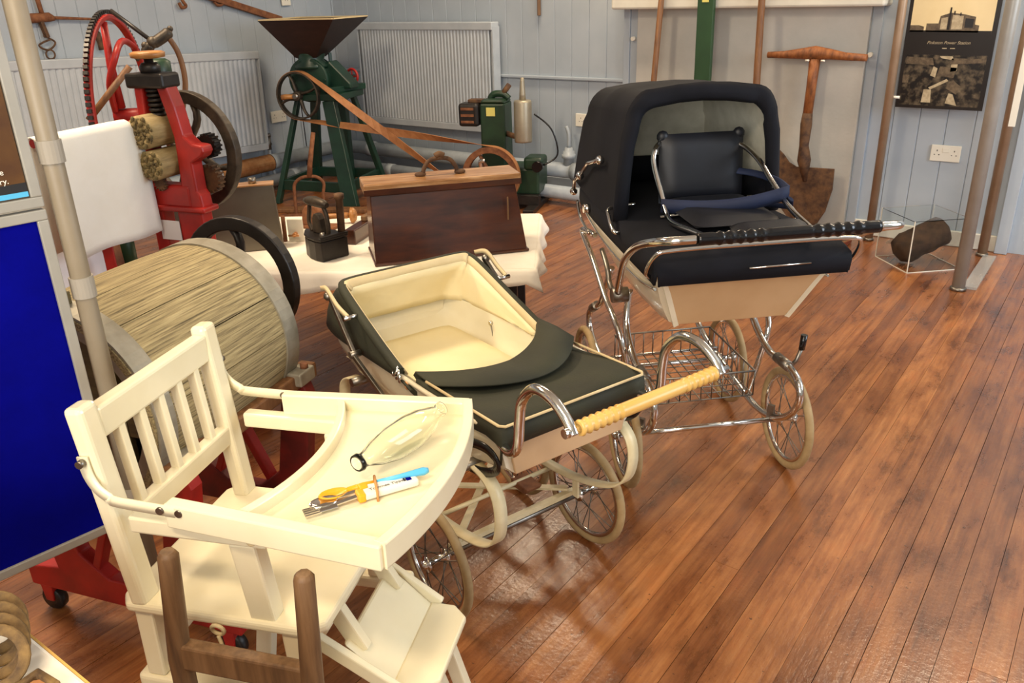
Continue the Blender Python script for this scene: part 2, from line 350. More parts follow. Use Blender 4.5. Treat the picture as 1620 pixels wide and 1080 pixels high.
# radiators
def radiator(label, loc, rz, w, h, z0, n, tilt=0):
    t = thing('radiator', label, 'radiator', loc, rz, 'wall radiators'); t.rotation_euler = (0, R(tilt), R(rz))
    y0 = -.11
    prof = []
    for i in range(n):
        a = -w/2+.025+(w-.05)*i/n; b = (w-.05)/n
        prof += [(a+b*.05, y0+.006), (a+b*.30, y0), (a+b*.60, y0), (a+b*.85, y0+.006)]
    P = [[(px, py, z0+.05) for px, py in prof], [(px, py, z0+h-.05) for px, py in prof]]
    MB().grid(P, False).build('fluted_panel', 'radiator', t)
    MB().box(-w/2+.01, w/2-.01, y0+.02, y0+.075, z0+.02, z0+h-.02).build('core', 'radiator', t)
    MB().box(-w/2, w/2, y0-.006, y0+.08, z0+h-.055, z0+h).build('top_cover', 'radiator', t, .006)
    MB().box(-w/2, w/2, y0-.004, y0+.03, z0, z0+.048).build('bottom_channel', 'radiator', t, .004)
    MB().box(w/2-.008, w/2+.004, y0, y0+.078, z0+.03, z0+h-.03).build('side_cover', 'radiator', t)
    MB().box(-w/2-.004, -w/2+.008, y0, y0+.078, z0+.03, z0+h-.03).build('side_cover', 'radiator', t)
    for s in (-.8, .8): MB().box(s*w/2-.02, s*w/2+.02, y0+.075, -.002, z0+h*.5-.1, z0+h*.5+.1).build('bracket', 'radiator', t)
    vx = w/2+.03
    v = MB().cyl((w/2, y0+.04, z0+.03), (vx+.03, y0+.04, z0+.03), .011).cyl((vx+.01, y0+.04, z0-.01), (vx+.01, y0+.04, z0+.085), .017).cyl((vx+.01, y0+.04, z0+.085), (vx+.01, y0+.04, z0+.11), .022, .018)
    v.build('valve', 'steel', t)
    MB().tube(cr([(vx+.01, y0+.04, z0-.01), (vx+.012, y0+.05, z0-.09), (vx+.02, y0+.02, z0-.2)], 5), .013, 10).build('feed_pipe', 'pipe', t)
    return t
radiator('ribbed grey radiator on boarded wall behind the green stationary engine', (-4.385, YB-.006, 0), 0, 1.33, .755, .41, 42)
lw = lambda t, off=0: (XL+t*math.sin(R(3))+off, YB-t*math.cos(R(3)), 0)
radiator('ribbed pale radiator on left wall behind the iron mangle wheel', lw(1.87, .012), 93, 1.82, .705, .335, 44, 2.1)
# heating pipes
def pipe(label, pts, r, collars, z):
    t = thing('heating_pipe', label, 'pipe', (0, 0, 0)); MB().tube(pts, r, 18).build('pipe_run', 'pipe', t)
    for p, d in collars:
        d = Vector(d).normalized(); MB().cyl(Vector(p)-d*.035, Vector(p)+d*.035, r*1.16, n=18).build('collar', 'pipe', t)
    return t
q1 = lambda t, z, off=.1: (XL+t*math.sin(R(3))+off, YB-t*math.cos(R(3)), z)
pipe('thick upper heating pipe along back wall below the radiator', [(-5.34, 4.86, .20), (-2.78, 4.86, .20)], .052, [((-5.0, 4.86, .2), (1, 0, 0)), ((-3.02, 4.86, .2), (1, 0, 0)), ((-2.9, 4.86, .2), (1, 0, 0))], .2)
pipe('lower heating pipe near floor along the back wall', [(-5.34, 4.78, .065), (-2.66, 4.70, .085)], .046, [((-4.7, 4.76, .067), (1, 0, 0)), ((-3.3, 4.72, .08), (1, 0, 0))], .06)
pipe('upper heating pipe along left wall with bare copper section', [q1(.16, .205), q1(3.4, .19)], .05, [(q1(.9, .2), (0, 1, 0)), (q1(.5, .2), (0, 1, 0))], .2)
pipe('lower heating pipe at skirting of the left wall', [q1(.2, .075, .16), q1(3.4, .06, .16)], .046, [(q1(.75, .075, .16), (0, 1, 0))], .06)
t = thing('copper_pipe_sleeve', 'shiny copper sleeve around the upper pipe on left wall', 'copper sleeve', q1(.93, .197, .1), 93)
MB().rim((-.24, 0, 0), (1, 0, 0), .0505, .062, .48, 24).build('tube', 'copper', t); MB().torus((0, 0, 0), (1, 0, 0), .058, .006, 20, 6).build('rim', 'rust_dark', t)
t = thing('pipe_tee', 'grey tee fitting with stacked collar right of the back radiator', 'pipe fitting', (-3.09, 4.86, .20))
MB().lathe([(0, .035), (.09, .035), (.09, .048), (.115, .048), (.115, .04), (.135, .04), (.135, .03), (.16, .026)], n=18).build('riser', 'pipe', t)
MB().tube(cr([(0, 0, .16), (.0, 0, .25), (-.02, 0, .3)], 4), .013, 10).build('feed_pipe', 'pipe', t)
# sockets
def socket(label, loc, rz, dbl=True):
    t = thing('wall_socket', label, 'socket', loc, rz, None); w = .146 if dbl else .086
    MB().box(-w/2, w/2, -.012, 0, -.043, .043).build('plate', 'white_plastic', t, .003)
    for s in ((-1, 1) if dbl else (0,)):
        cx = s*.042
        for a, b, ww, hh in ((0, .014, .004, .008), (-.011, -.008, .006, .004), (.011, -.008, .006, .004)):
            MB().box(cx+a-ww/2, cx+a+ww/2, -.0128, -.0118, b-hh/2, b+hh/2).build('pin_hole', 'print_black', t)
    if dbl:
        MB().box(-.016, .016, -.015, -.011, .006, .028).build('rocker', 'white_plastic', t, .001)
    return t
socket('white double wall socket below the power station poster', (-.775, YB-.001, .495), 0)
socket('white double wall socket behind the green mill pulley', q1(.72, .51, .012), 93)
socket('white wall switch plate behind the navy pram hood', (-3.06, YB-.001, .53), 0, False)
socket('small white wall box high on left wall above hopper', q1(.50, 1.345, .012), 93, False)
tag(MB().tube(cr([(-5.38, 4.49, .94), (-5.37, 4.49, .6), (-5.375, 4.50, .25), (-5.36, 4.47, .1)], 5), .004, 6).build('wall_cable', 'black_plastic'), 'thin dark cable hanging down left wall beside socket', 'cable')
tag(MB().beam((-3.39, 4.96, 1.20), (-3.39, 4.96, 1.75), .022, .022).build('wall_rod', 'chair_brown', None, .003), 'short dark wooden rod on back wall above radiator', 'rod')

# ------------------------------------------------------------------ things leaning on the fireplace
tag(MB().tube([(-2.43, 4.70, 0), (-2.41, 4.749, .8), (-2.37, 4.823, 2.0)], [.018, .018, .016], 12).build('wooden_pole', 'handle_wood'), 'brown wooden pole leaning left of the green post', 'pole')
t = thing('green_post', 'flat dark green painted post leaning against mantel shelf', 'post', (-2.10, 4.784, 0))
MB().hexa([(-.05, -.015, 0), (.05, -.015, 0), (.05, .015, 0), (-.05, .015, 0)], [(-.065, -.015, 2.0), (.035, -.015, 2.0), (.035, .015, 2.0), (-.065, .015, 2.0)]).build('post', 'green_post', t, .004)
MB().box(-.03, .01, -.018, -.015, 1.27, 1.30).build('metal_tab', 'yellow_plate', t)
tag(MB().tube([(-1.74, 4.70, 0), (-1.765, 4.75, .85), (-1.785, 4.777, 1.3), (-1.81, 4.82, 2.0)], [.02, .02, .019, .017], 12).build('wooden_pole', 'handle_wood'), 'brown wooden pole leaning right of the green post, beside the spade', 'pole')
t = thing('peat_spade', 'old rusty spade with long T shaped wooden handle against fireplace', 'spade', (-1.47, 4.84, .0)); t.rotation_euler = (R(-1.5), 0, 0)
X = lambda a: a+1.47
bl = [(-1.676, .466), (-1.635, .468), (-1.60, .44), (-1.565, .40), (-1.52, .378), (-1.305, .385), (-1.300, .27), (-1.325, .14), (-1.37, .05), (-1.43, .012), (-1.50, .03), (-1.60, .15), (-1.66, .29), (-1.70, .43)]
MB().prism([(X(a), b) for a, b in bl], -.006, .006, lambda a, b, d: (a, d-.012*math.sin(b*7), b)).build('blade', 'rust_dark', t, .003)
MB().tube([(X(-1.46), -.01, .30), (X(-1.478), -.016, .42), (X(-1.49), -.01, .50), (X(-1.492), -.008, .62), (X(-1.492), -.006, .68)], [.012, .038, .026, .032, .027], 14).build('socket', 'rust_dark', t)
MB().tube([(X(-1.492), -.006, .66), (X(-1.490), 0, .85), (X(-1.488), 0, .97)], [.026, .027, .03], 14).build('shaft', 'spade_wood', t)
MB().tube([(X(-1.755), 0, .985), (X(-1.66), 0, .988), (X(-1.57), 0, .995), (X(-1.49), 0, 1.0), (X(-1.41), 0, .995), (X(-1.33), 0, .985), (X(-1.215), 0, .98)], [.017, .02, .028, .038, .028, .021, .018], 14).build('cross_handle', 'spade_wood', t)
for a in (-1.53, -1.445): MB().cyl((X(a), -.03, .962), (X(a)+.02, -.034, .962), .005, n=8).build('rivet', 'white_plastic', t)
tag(MB().box(-.1, .1, -.045, .045, 0, .06).build('loose_brick', 'brick', None, .006), 'single red brick on floor behind the pram handle', 'brick').location = (-1.24, 4.72, 0)
# ------------------------------------------------------------------ pole frame, poster, acrylic case
def pole(label, x, y, r, mat, h=2.4):
    t = thing('upright_pole', label, 'pole', (x, y, 0), 0, 'display frame poles')
    MB().cyl((0, 0, 0), (0, 0, h), r, n=20).build('shaft', mat, t); MB().lathe([(0, r*1.25), (.012, r*1.25), (.016, r*1.05)], n=20).build('foot_cap', 'steel', t); return t
pole('tall metal pole in front of the poster, nearest the floor case', -.504, 4.219, .029, 'alu')
pole('tall brown pole right behind the front metal pole', -.500, 4.86, .024, 'bronze_pole')
pole('tall brown pole left of the poster beside fireplace', -1.075, 4.86, .022, 'bronze_pole')
tag(MB().box(-.492, -.462, 4.79, 4.80, .68, 2.2).build('white_panel_edge', 'white_plastic'), 'narrow white strip standing between the two right poles', 'panel')
tag(MB().box(-.49, -.43, 4.25, 4.84, 0, .012).build('acrylic_strip', 'clear_sheet'), 'clear acrylic base strip lying between the right poles', 'acrylic strip')
po = thing('poster', 'black poster with two sepia power station photographs', 'poster', (-.835, 4.88, 0))
YF = -.0065
MB().box(-.207, .207, -.006, 0, .735, 1.33).build('backing', 'poster', po)
def flat(name, mat, pts, d=.0006, par=None): return MB().prism(pts, YF, YF+d, lambda a, b, d: (a, d, b)).build(name, mat, par or po)
ph = flat('photo_sky', 'sepia', [(-.19, 1.115), (.185, 1.105), (.185, 1.325), (-.19, 1.325)])
YF = -.0072
flat('photo_building', 'sepia_mid', [(-.115, 1.11), (.125, 1.107), (.125, 1.14), (.105, 1.145), (.105, 1.18), (.05, 1.193), (-.01, 1.20), (-.055, 1.185), (-.06, 1.15), (-.115, 1.15)], par=ph)
flat('photo_shed', 'sepia_mid', [(-.19, 1.11), (-.125, 1.11), (-.125, 1.135), (-.15, 1.142), (-.19, 1.142)], par=ph)
flat('photo_ground', 'poster', [(-.19, 1.105), (.185, 1.095), (.185, 1.115), (-.19, 1.118)], par=ph)
YF = -.0079
flat('photo_wall', 'sepia_light', [(-.05, 1.122), (-.02, 1.122), (-.02, 1.18), (-.05, 1.175)], par=ph); flat('photo_wall', 'sepia_light', [(.0, 1.122), (.05, 1.122), (.05, 1.185), (.0, 1.19)], par=ph)
flat('photo_wall', 'print_black', [(.06, 1.13), (.098, 1.13), (.098, 1.17), (.06, 1.174)], par=ph)
flat('photo_chimney', 'poster', [(-.018, 1.12), (-.006, 1.12), (-.008, 1.225), (-.015, 1.225)], par=ph); flat('photo_chimney', 'poster', [(.004, 1.19), (.010, 1.19), (.010, 1.208), (.004, 1.208)], par=ph); flat('photo_chimney', 'poster', [(.032, 1.185), (.038, 1.185), (.038, 1.2), (.032, 1.2)], par=ph)
YF = -.0065
p2 = flat('photo_turbine_hall', 'hall_photo', [(-.19, .75), (.185, .75), (.185, 1.0), (-.19, 1.0)])
YF = -.0074
for pts, mm in (([(-.185, .955), (-.05, .95), (-.06, .985), (-.185, .99)], 'sepia_mid'), ([(.02, .955), (.17, .965), (.17, .985), (.03, .985)], 'sepia_mid'), ([(-.06, .90), (-.035, .89), (-.03, .935), (-.05, .945)], 'sepia_light'), ([(-.03, .90), (.05, .89), (.06, .94), (-.02, .945)], 'sepia_mid'), ([(.03, .92), (.06, .925), (.06, .96), (.03, .955)], 'sepia_light'),
                ([(-.06, .84), (.02, .885), (.03, .875), (-.05, .83)], 'sepia_light'), ([(-.085, .765), (-.04, .765), (-.045, .83), (-.08, .83)], 'sepia_light'), ([(.03, .765), (.085, .755), (.06, .81), (.04, .815)], 'sepia_light'), ([(.02, .84), (.075, .81), (.09, .85), (.05, .88)], 'sepia_mid'), ([(-.19, .86), (-.16, .86), (-.16, .9), (-.19, .9)], 'sepia_mid'), ([(-.02, .985), (.04, .975), (.03, .995), (-.03, .995)], 'sepia_light')):
    flat('photo_detail', mm, pts, par=p2)
fm = lambda x, z, y=-.0068: Matrix.Translation((x, y, z)) @ Matrix.Rotation(R(90), 4, 'X')
text_mesh('poster_title', 'Pinkston Power Station', .021, 'sepia_light', po, fm(.0, 1.052), shear=.3)
for a in (-.025, .012): MB().box(a, a+.022, -.0066, -.006, 1.03, 1.034).build('caption', 'sepia_light', po)
for zz in (.785, 1.31): MB().cyl((-.24, -.01, zz), (-.19, -.01, zz), .007, n=10).build('clip', 'white_plastic', po)
cs = thing('acrylic_case', 'clear acrylic display cube on floor beneath the socket', 'display case', (-.755, 4.557, 0), -46)
CA = .147; CH = .265
for nm, a in (('pane', 0), ('pane', 90), ('pane', 180), ('pane', 270)):
    MB().box(-CA, CA, -CA, -CA+.003, .003, CH-.003).build(nm, 'acrylic', cs, mt=Matrix.Rotation(R(a), 4, 'Z'))
MB().box(-CA, CA, -CA, CA, CH-.003, CH).build('top_pane', 'acrylic', cs)
for a in range(4):
    mt = Matrix.Rotation(R(90*a), 4, 'Z')
    MB().box(-CA-.001, -CA+.003, -CA-.001, -CA+.003, 0, CH).build('edge', 'white_plastic', cs, mt=mt); MB().box(-CA, CA, -CA-.001, -CA+.003, 0, .004).build('edge', 'white_plastic', cs, mt=mt)
lump = MB(); A_ = V(-.865, 4.50, .05); B_ = V(-.648, 4.632, .19); ax = (B_-A_); P = []
for i in range(17):
    s_ = i/16; c = A_+ax*s_; rad = .074*(1-abs(2*s_-1)**6)**.5+.004 if 0 < i < 16 else .006; row = []
    sx = ax.cross(V(0, 0, 1)).normalized(); uz = sx.cross(ax).normalized()
    for j in range(18):
        a = 2*PI*j/18; p = c+(sx*math.cos(a)*1.12+uz*math.sin(a)*.95)*rad
        nz = noise.noise(p*22)*.012+noise.noise(p*60)*.005; row.append(p+(sx*math.cos(a)+uz*math.sin(a))*nz*(1 if 0 < i < 16 else 0))
    P.append(row)
lump.grid(P, True, True)
lump.v = [(a, b, max(c, .002)) for a, b, c in lump.v]
tag(lump.build('peat_block', 'peat'), 'dark brown lump of peat propped inside the acrylic case', 'peat')
# ------------------------------------------------------------------ things hanging on the left wall
hx = lambda t, z, off=.03: Vector((XL+t*math.sin(R(3))+off, YB-t*math.cos(R(3)), z))
t = thing('steelyard_scale', 'rusty steelyard beam with hooks and hanging weight at upper left', 'scale', (0, 0, 0))
MB().tube([hx(2.56, 1.285), hx(2.36, 1.29), hx(2.33, 1.28)], [.028, .026, .012], 10).tube([hx(2.33, 1.285), hx(1.9, 1.255)], [.009, .006], 8).build('beam', 'rust', t)
MB().tube([hx(2.40, 1.30), hx(2.41, 1.42)], .014, 8).build('hanger', 'rust', t)
MB().beam(hx(2.42, 1.28), hx(2.40, 1.18), .03, .02).build('stirrup', 'rust_dark', t)
MB().tube(cr([hx(2.42, 1.19), hx(2.36, 1.15), hx(2.41, 1.11), hx(2.46, 1.14), hx(2.38, 1.17)], 6), .006, 6).build('hook', 'rust_dark', t)
MB().torus(hx(2.405, 1.085), (1, 0, 0), .026, .005, 18, 6).build('ring', 'rust_dark', t)
MB().torus(hx(2.09, 1.235), (1, 0, 0), .014, .004, 12, 6).torus(hx(2.085, 1.212), (0, 1, 0), .012, .004, 12, 6).build('chain', 'rust_dark', t)
MB().tube([hx(2.085, 1.20), hx(2.085, 1.185), hx(2.075, 1.13), hx(2.07, 1.09)], [.012, .022, .018, .022], 12).build('weight', 'rust_dark', t)
tag(MB().tube(cr([hx(1.43, 1.46), hx(1.43, 1.37), hx(1.405, 1.325), hx(1.44, 1.315), hx(1.455, 1.345)], 5), .011, 8).build('iron_hook', 'rust'), 'small rusty hook hanging at top of the left wall', 'hook')
tag(MB().tube(cr([hx(1.13, 1.45), hx(1.13, 1.36), hx(1.10, 1.33), hx(1.14, 1.32), hx(1.17, 1.345)], 5), .010, 8).build('iron_hook', 'rust'), 'small rusty double hook hanging beside the sloping beam', 'hook')
tag(MB().beam(hx(1.30, 1.405), hx(.58, 1.205), .03, .045).build('wall_beam', 'rust', None, .004), 'sloping rusty wooden bar on left wall above hopper', 'beam')
# ================================================================== MACHINES
def cast_wheel(name, par, c, ax, R1, R0, w, nsp, mat, hub=.03, curved=0, spw=.016, a0=.3):
    """iron wheel: rim mesh (part) with hub and spokes as sub-parts"""
    rimo = MB().rim(c, ax, R0, R1, w, 44).build(name, mat, par, .003)
    ax = Vector(ax).normalized(); x = ax.orthogonal().normalized(); y = ax.cross(x); c = Vector(c)
    MB().cyl(c-ax*w*.8, c+ax*w*.8, hub, n=18).build('hub', mat, rimo, .003)
    for i in range(nsp):
        a = a0+2*PI*i/nsp; pts = []
        for k in range(7):
            t = k/6; aa = a+curved*math.sin(t*PI)*.5+curved*t*.3; r = hub*.8+(R0+.004-hub*.8)*t
            pts.append(c+(x*math.cos(aa)+y*math.sin(aa))*r)
        MB().tube(pts, [spw*(1.15-.3*k/6) for k in range(7)], 8, e=.6, n0=ax).build('spoke', mat, rimo)
    return rimo
# ---- green mill
ml = thing('grain_mill', 'green cast iron grain mill with dark wooden hopper in far corner', 'mill', (-4.62, 4.07, 0), 21)
ft = [(-.32, -.24), (.275, -.29), (.29, .30), (-.30, .32)]; tp = [(-.15, -.09), (.10, -.11), (.15, .16), (-.15, .16)]
for (a, b), (c, d), w, h in zip(ft, tp, (.035, .11, .04, .07), (.05, .05, .05, .05)):
    MB().beam((a, b, 0), (c, d, .70), w, h, (0, 1, 0), w*.8, h).build('leg', 'green', ml, .004)
for i in range(4):
    a = Vector((*ft[i], .13)); b = Vector((*ft[(i+1) % 4], .13)); k = .81
    a.x *= k+.06; a.y *= k+.06; b.x *= k+.06; b.y *= k+.06
    MB().beam(a, b, .03, .07).build('brace', 'green', ml, .003)
MB().box(-.02, .06, .20, .26, .0, .70).build('column', 'green', ml, .004)
MB().box(-.19, .20, -.15, .24, .70, .745).build('platform', 'green', ml, .006)
MB().beam((.10, -.12, .765), (.21, .22, .765), .05, .04).build('side_bar', 'green', ml, .004)
h_ = MB().lathe([(0, .05), (0, .145), (.02, .15), (.02, .135), (.13, .135), (.13, .15), (.15, .145), (.15, .05)], (-.06, -.08, .83), (0, 1, 0), 36).build('housing', 'green', ml, .003)
MB().box(-.10, -.03, -.087, -.080, .90, .925).build('name_plate', 'green_dark', h_, .002)
for a in range(6):
    MB().cyl((-.06+.128*math.cos(a), -.088, .83+.128*math.sin(a)), (-.06+.128*math.cos(a), -.078, .83+.128*math.sin(a)), .009, n=8).build('bolt', 'green', h_)
MB().prism([(.02, .93), (.07, .95), (.22, .80), (.22, .765), (.02, .765)], .0, .13, lambda a, b, d: (a, d, b)).build('gear_cover', 'green', ml, .01)
MB().lathe([(0, .12), (.02, .12), (.05, .085), (.09, .1), (.1, .1)], (-.06, 0, .905), n=24).build('throat', 'green', ml)
MB().beam((.06, .05, .80), (.06, .05, 1.0), .02, .02).build('stay', 'green', ml)
# hopper: four boards on a frame of rims
zb, zt, hb, ht, cb = .975, 1.222, .075, .272, -.06
cor = lambda s, t, z, hh, cx: (cx+s*hh, t*hh, z)
for (s1, t1), (s2, t2) in (((-1, -1), (1, -1)), ((1, -1), (1, 1)), ((1, 1), (-1, 1)), ((-1, 1), (-1, -1))):
    out = [cor(s1, t1, zb, hb, cb), cor(s2, t2, zb, hb, cb), cor(s2, t2, zt, ht, 0), cor(s1, t1, zt, ht, 0)]
    inn = [cor(s1, t1, zb, hb-.012, cb), cor(s2, t2, zb, hb-.012, cb), cor(s2, t2, zt, ht-.02, 0), cor(s1, t1, zt, ht-.02, 0)]
    bd = MB().hexa(out, inn).build('hopper_board', 'hopper_wood', ml)
    MB().beam(Vector(cor(s1, t1, zt+.004, ht-.01, 0)), Vector(cor(s2, t2, zt+.004, ht-.01, 0)), .022, .008).build('rim_strip', 'piping', bd)
pu = cast_wheel('pulley', ml, (-.102, -.16, .737), (0, 1, 0), .158, .146, .05, 4, 'iron', .03, .25, .016)
MB().cyl((-.102, -.22, .737), (-.102, .05, .737), .016, n=14).build('shaft', 'steel', ml)
MB().tube([(-.10, -.20, .735), (-.17, -.21, .735), (-.20, -.21, .73)], [.014, .018, .02], 10).build('crank_grip', 'turned_wood', ml)
hw = MB().torus((.145, .19, .83), (.3, 1, 0), .050, .009, 24, 8).build('hand_wheel', 'red', ml)
MB().cyl((.145, .17, .83), (.145, .25, .83), .012, n=12).build('hub', 'black_iron', hw)
for a in range(4): MB().cyl((.145, .19, .83), (.145+.048*math.cos(a*PI/2), .19-.014*math.cos(a*PI/2), .83+.048*math.sin(a*PI/2)), .005, n=6).build('spoke', 'red', hw)
MB().tube(cr([(.10, -.1, .62), (.14, -.12, .55), (.10, -.1, .5), (.08, -.08, .6)], 5), .004, 6).build('wire_loop', 'belt', ml)
# ---- engine
en = thing('stationary_engine', 'small green stationary engine with silver silencer before the radiator', 'engine', (-3.36, 4.33, 0), 21)
MB().box(-.105, .065, .14, .33, .24, .68).prism([(-.105, .68), (.065, .68), (.05, .705), (-.09, .705)], .14, .33, lambda a, b, d: (a, d, b)).build('cylinder_block', 'green_dark', en, .012)
MB().box(-.15, .30, .10, .36, .09, .27).build('crankcase', 'green_dark', en, .015)
MB().box(-.06, .0, .136, .14, .60, .655).build('name_plate', 'yellow_plate', en)
MB().tube(cr([(-.06, .24, .70), (-.03, .24, .73), (.03, .24, .73), (.07, .24, .70)], 4), .022, 10).build('top_cover', 'green_dark', en)
MB().cyl((.02, .24, .72), (.075, .24, .79), .018, n=12).build('filler_pipe', 'rust_dark', en)
gr = MB().box(-.255, -.115, .13, .25, .53, .68).build('air_cowl', 'black_iron', en, .02, 3)
for k in range(3): MB().box(-.235, -.145, .127, .1305, .553+k*.042, .570+k*.042).build('slot', 'rust', gr, .002)
MB().box(-.20, -.10, .18, .26, .68, .70).build('cowl_plate', 'rust_dark', en, .003)
sl = MB().lathe([(0, .045), (0, .056), (.012, .058), (.25, .058), (.262, .054), (.265, .03)], (.21, .06, .45), n=28).build('silencer', 'silver_paint', en)
MB().lathe([(.262, .022), (.30, .020), (.38, .014), (.40, .012), (.402, .009)], (.21, .06, .45), n=18).build('tail_pipe', 'silver_paint', sl)
MB().cyl((.06, .2, .48), (.17, .1, .47), .018, n=12).build('exhaust_pipe', 'rust_dark', en)
MB().box(.20, .33, .08, .24, .26, .345).build('fuel_tank', 'green_dark', en, .02, 3)
MB().cyl((.30, .05, .29), (.30, .10, .29), .035, n=18).build('magneto', 'black_plastic', en)
MB().tube(cr([(.27, .12, .62), (.38, .14, .52), (.42, .14, .36), (.33, .12, .29)], 6), .006, 6).build('cable', 'black_plastic', en)
cast_wheel('flywheel', en, (0, 0, .232), (0, 1, 0), .194, .155, .055, 4, 'rust', .045, 0, .02)
MB().cyl((0, -.05, .232), (0, .12, .232), .022, n=14).build('crankshaft', 'steel', en)
MB().tube(cr([(-.05, -.05, .30), (-.05, -.06, .34), (-.02, -.06, .345)], 4), .015, 10).build('starting_handle', 'chrome', en)
for u in (-.12, .27): MB().box(u-.035, u+.035, -.10, .48, 0, .036).build('skid', 'black_iron', en, .004)
for v in (.08, .34): MB().box(-.16, .31, v-.03, v+.03, .036, .10).build('cross_bearer', 'black_iron', en, .003)
# ---- crossed flat belt from mill pulley to engine flywheel
bt = MB(); c1 = V(-1.371, .737); c2 = V(0, .232); r1, r2 = .161, .197
D = (c2-c1).length; base = math.atan2(c2.y-c1.y, c2.x-c1.x); ph_ = math.acos((r1+r2)/D)
def arc(c, r, a, b, n): return [c+V(math.cos(a+(b-a)*i/n), math.sin(a+(b-a)*i/n))*r for i in range(n+1)]
w1 = arc(c1, r1, base+ph_, base+2*PI-ph_, 26)
pA1, pB1 = w1[0], w1[-1]
pA2 = c2-V(math.cos(base+ph_), math.sin(base+ph_))*r2; pB2 = c2-V(math.cos(base-ph_), math.sin(base-ph_))*r2
path = [(p, 0, .0) for p in w1]
n = 22
path += [(pB1.lerp(pB2, i/n), i/n, .007) for i in range(1, n)]
aa = math.atan2(pB2.y-c2.y, pB2.x-c2.x); bb = math.atan2(pA2.y-c2.y, pA2.x-c2.x)
while bb > aa: bb -= 2*PI
path += [(p, 1, 0) for p in arc(c2, r2, aa, bb, 26)]
path += [(pA2.lerp(pA1, i/n), 1+i/n, -.007) for i in range(1, n)]
def vofs(p): return .0544*(-p.x/1.371)
rows = []
mpts = len(path)
for i, (p, tw, off) in enumerate(path):
    a = path[i-1][0]; b = path[(i+1) % mpts][0]; t = (b-a).normalized(); nrm = V(-t.y, t.x)
    ang = PI*tw; wv, wn = math.cos(ang)*.026, math.sin(ang)*.026; tn = .0018
    o = off*math.sin(PI*(tw % 1)); row = []
    for sw, st in ((-1, -1), (1, -1), (1, 1), (-1, 1)):
        vv = vofs(p)+o+sw*wv-st*math.sin(ang)*tn; pn = sw*wn+st*math.cos(ang)*tn
        row.append((p.x+nrm.x*pn, vv, p.y+nrm.y*pn))
    rows.append(row)
for i in range(mpts):
    A, B = rows[i], rows[(i+1) % mpts]
    if i == mpts-1: B = [B[0], B[1], B[2], B[3]]
    bt.add(A+B, [(j, (j+1) % 4, 4+(j+1) % 4, 4+j) for j in range(4)])
bo = bt.build('drive_belt', 'belt'); bo.location = (-3.36, 4.33, 0); bo.rotation_euler = (0, 0, R(21))
tag(bo, 'tan leather belt crossed between the mill pulley and the engine', 'belt')
# ---- fork leaning by the mill, and boards on the floor
fk = thing('garden_fork', 'rusty two pronged fork standing before the green mill legs', 'fork', (0, 0, 0))
MB().tube(cr([(-4.350, 3.488, .005), (-4.345, 3.49, .16), (-4.338, 3.496, .235), (-4.30, 3.525, .275), (-4.256, 3.558, .283), (-4.215, 3.59, .275), (-4.187, 3.61, .235), (-4.196, 3.603, .16), (-4.204, 3.598, .005)], 5), .011, 8).build('prongs', 'rust', fk)
MB().tube([(-4.256, 3.558, .28), (-4.248, 3.566, .36), (-4.22, 3.60, .56)], [.018, .016, .014], 10).build('handle', 'rust', fk)
tag(MB().tube([(-4.36, 3.38, .031), (-4.11, 3.55, .031)], [.03, .026], 8).build('rusty_bar', 'rust'), 'thick rusty orange bar on floor across the fork prongs', 'bar')
for (a, b, lab) in (((-4.63, 3.58, .012), (-4.02, 3.92, .012), 'thin brown board lying on floor before the mill'),):
    tag(MB().beam(a, b, .09, .024).build('loose_board', 'handle_wood', None, .003), lab, 'board')
# ---- table with white cloth
TBL = (-1.519, 2.174)
tb = thing('trestle_table', 'low dark legged table under a white cloth', 'table', (*TBL, 0), 33)
MB().box(-1.18, -.03, .03, .71, .465, .492).build('table_top', 'black_iron', tb, .003)
for a, b in ((-1.14, .07), (-.09, .07), (-1.14, .66), (-.09, .66)):
    MB().box(a-.028, a+.028, b-.02, b+.02, 0, .466).build('leg', 'black_iron', tb, .003)
MB().box(-1.12, -.1, .07, .09, .41, .465).build('apron', 'black_iron', tb)
cl = MB(); rows = []
per = []
nu, nv = 46, 28
for i in range(nu+1): per.append((-1.20+1.20*i/nu, 0.0, 0, -1))
for i in range(1, nv+1): per.append((0.0, .74*i/nv, 1, 0))
for i in range(1, nu+1): per.append((-1.20*i/nu, .74, 0, 1))
for i in range(1, nv): per.append((-1.20, .74-.74*i/nv, -1, 0))
top = [(x, y, .5) for x, y, _, _ in per]
def hang(k, x, y, nx, ny, s):
    cr_ = .0
    dz = (.085-.03*(x+1.2)/1.2+.012*math.sin(k*.23))*s; wv = .010*math.sin(k*.9)*s+.008*math.sin(k*.37+1)*s
    if abs(x) < .01 and abs(y) < .01: nx, ny, dz, wv = .8, -.8, dz+.03*s, .012*s
    if abs(x) < .01 and abs(y-.74) < .01: nx, ny, dz, wv = .8, .8, dz+.02*s, .01*s
    return (x+nx*(.010+.016*s+wv), y+ny*(.010+.016*s+wv), .498-dz)
sk = [top]+[[hang(k, *p, s) for k, p in enumerate(per)] for s in (.12, .4, .7, 1)]
cl.grid([r+[r[0]] for r in sk])
cl.add([(x, y, .5) for x, y, _, _ in per], [tuple(range(len(per)))])
co = cl.build('tablecloth', 'cloth', None, 0, solid=.003); co.location = (*TBL, 0); co.rotation_euler = (0, 0, R(33))
tag(co, 'white cloth draped over the low table with hanging corner', 'tablecloth')
TM = Matrix.Translation((*TBL, 0)) @ Matrix.Rotation(R(33), 4, 'Z')
def tl(u, v, z=.503): return tuple(TM @ Vector((u, v, z)))
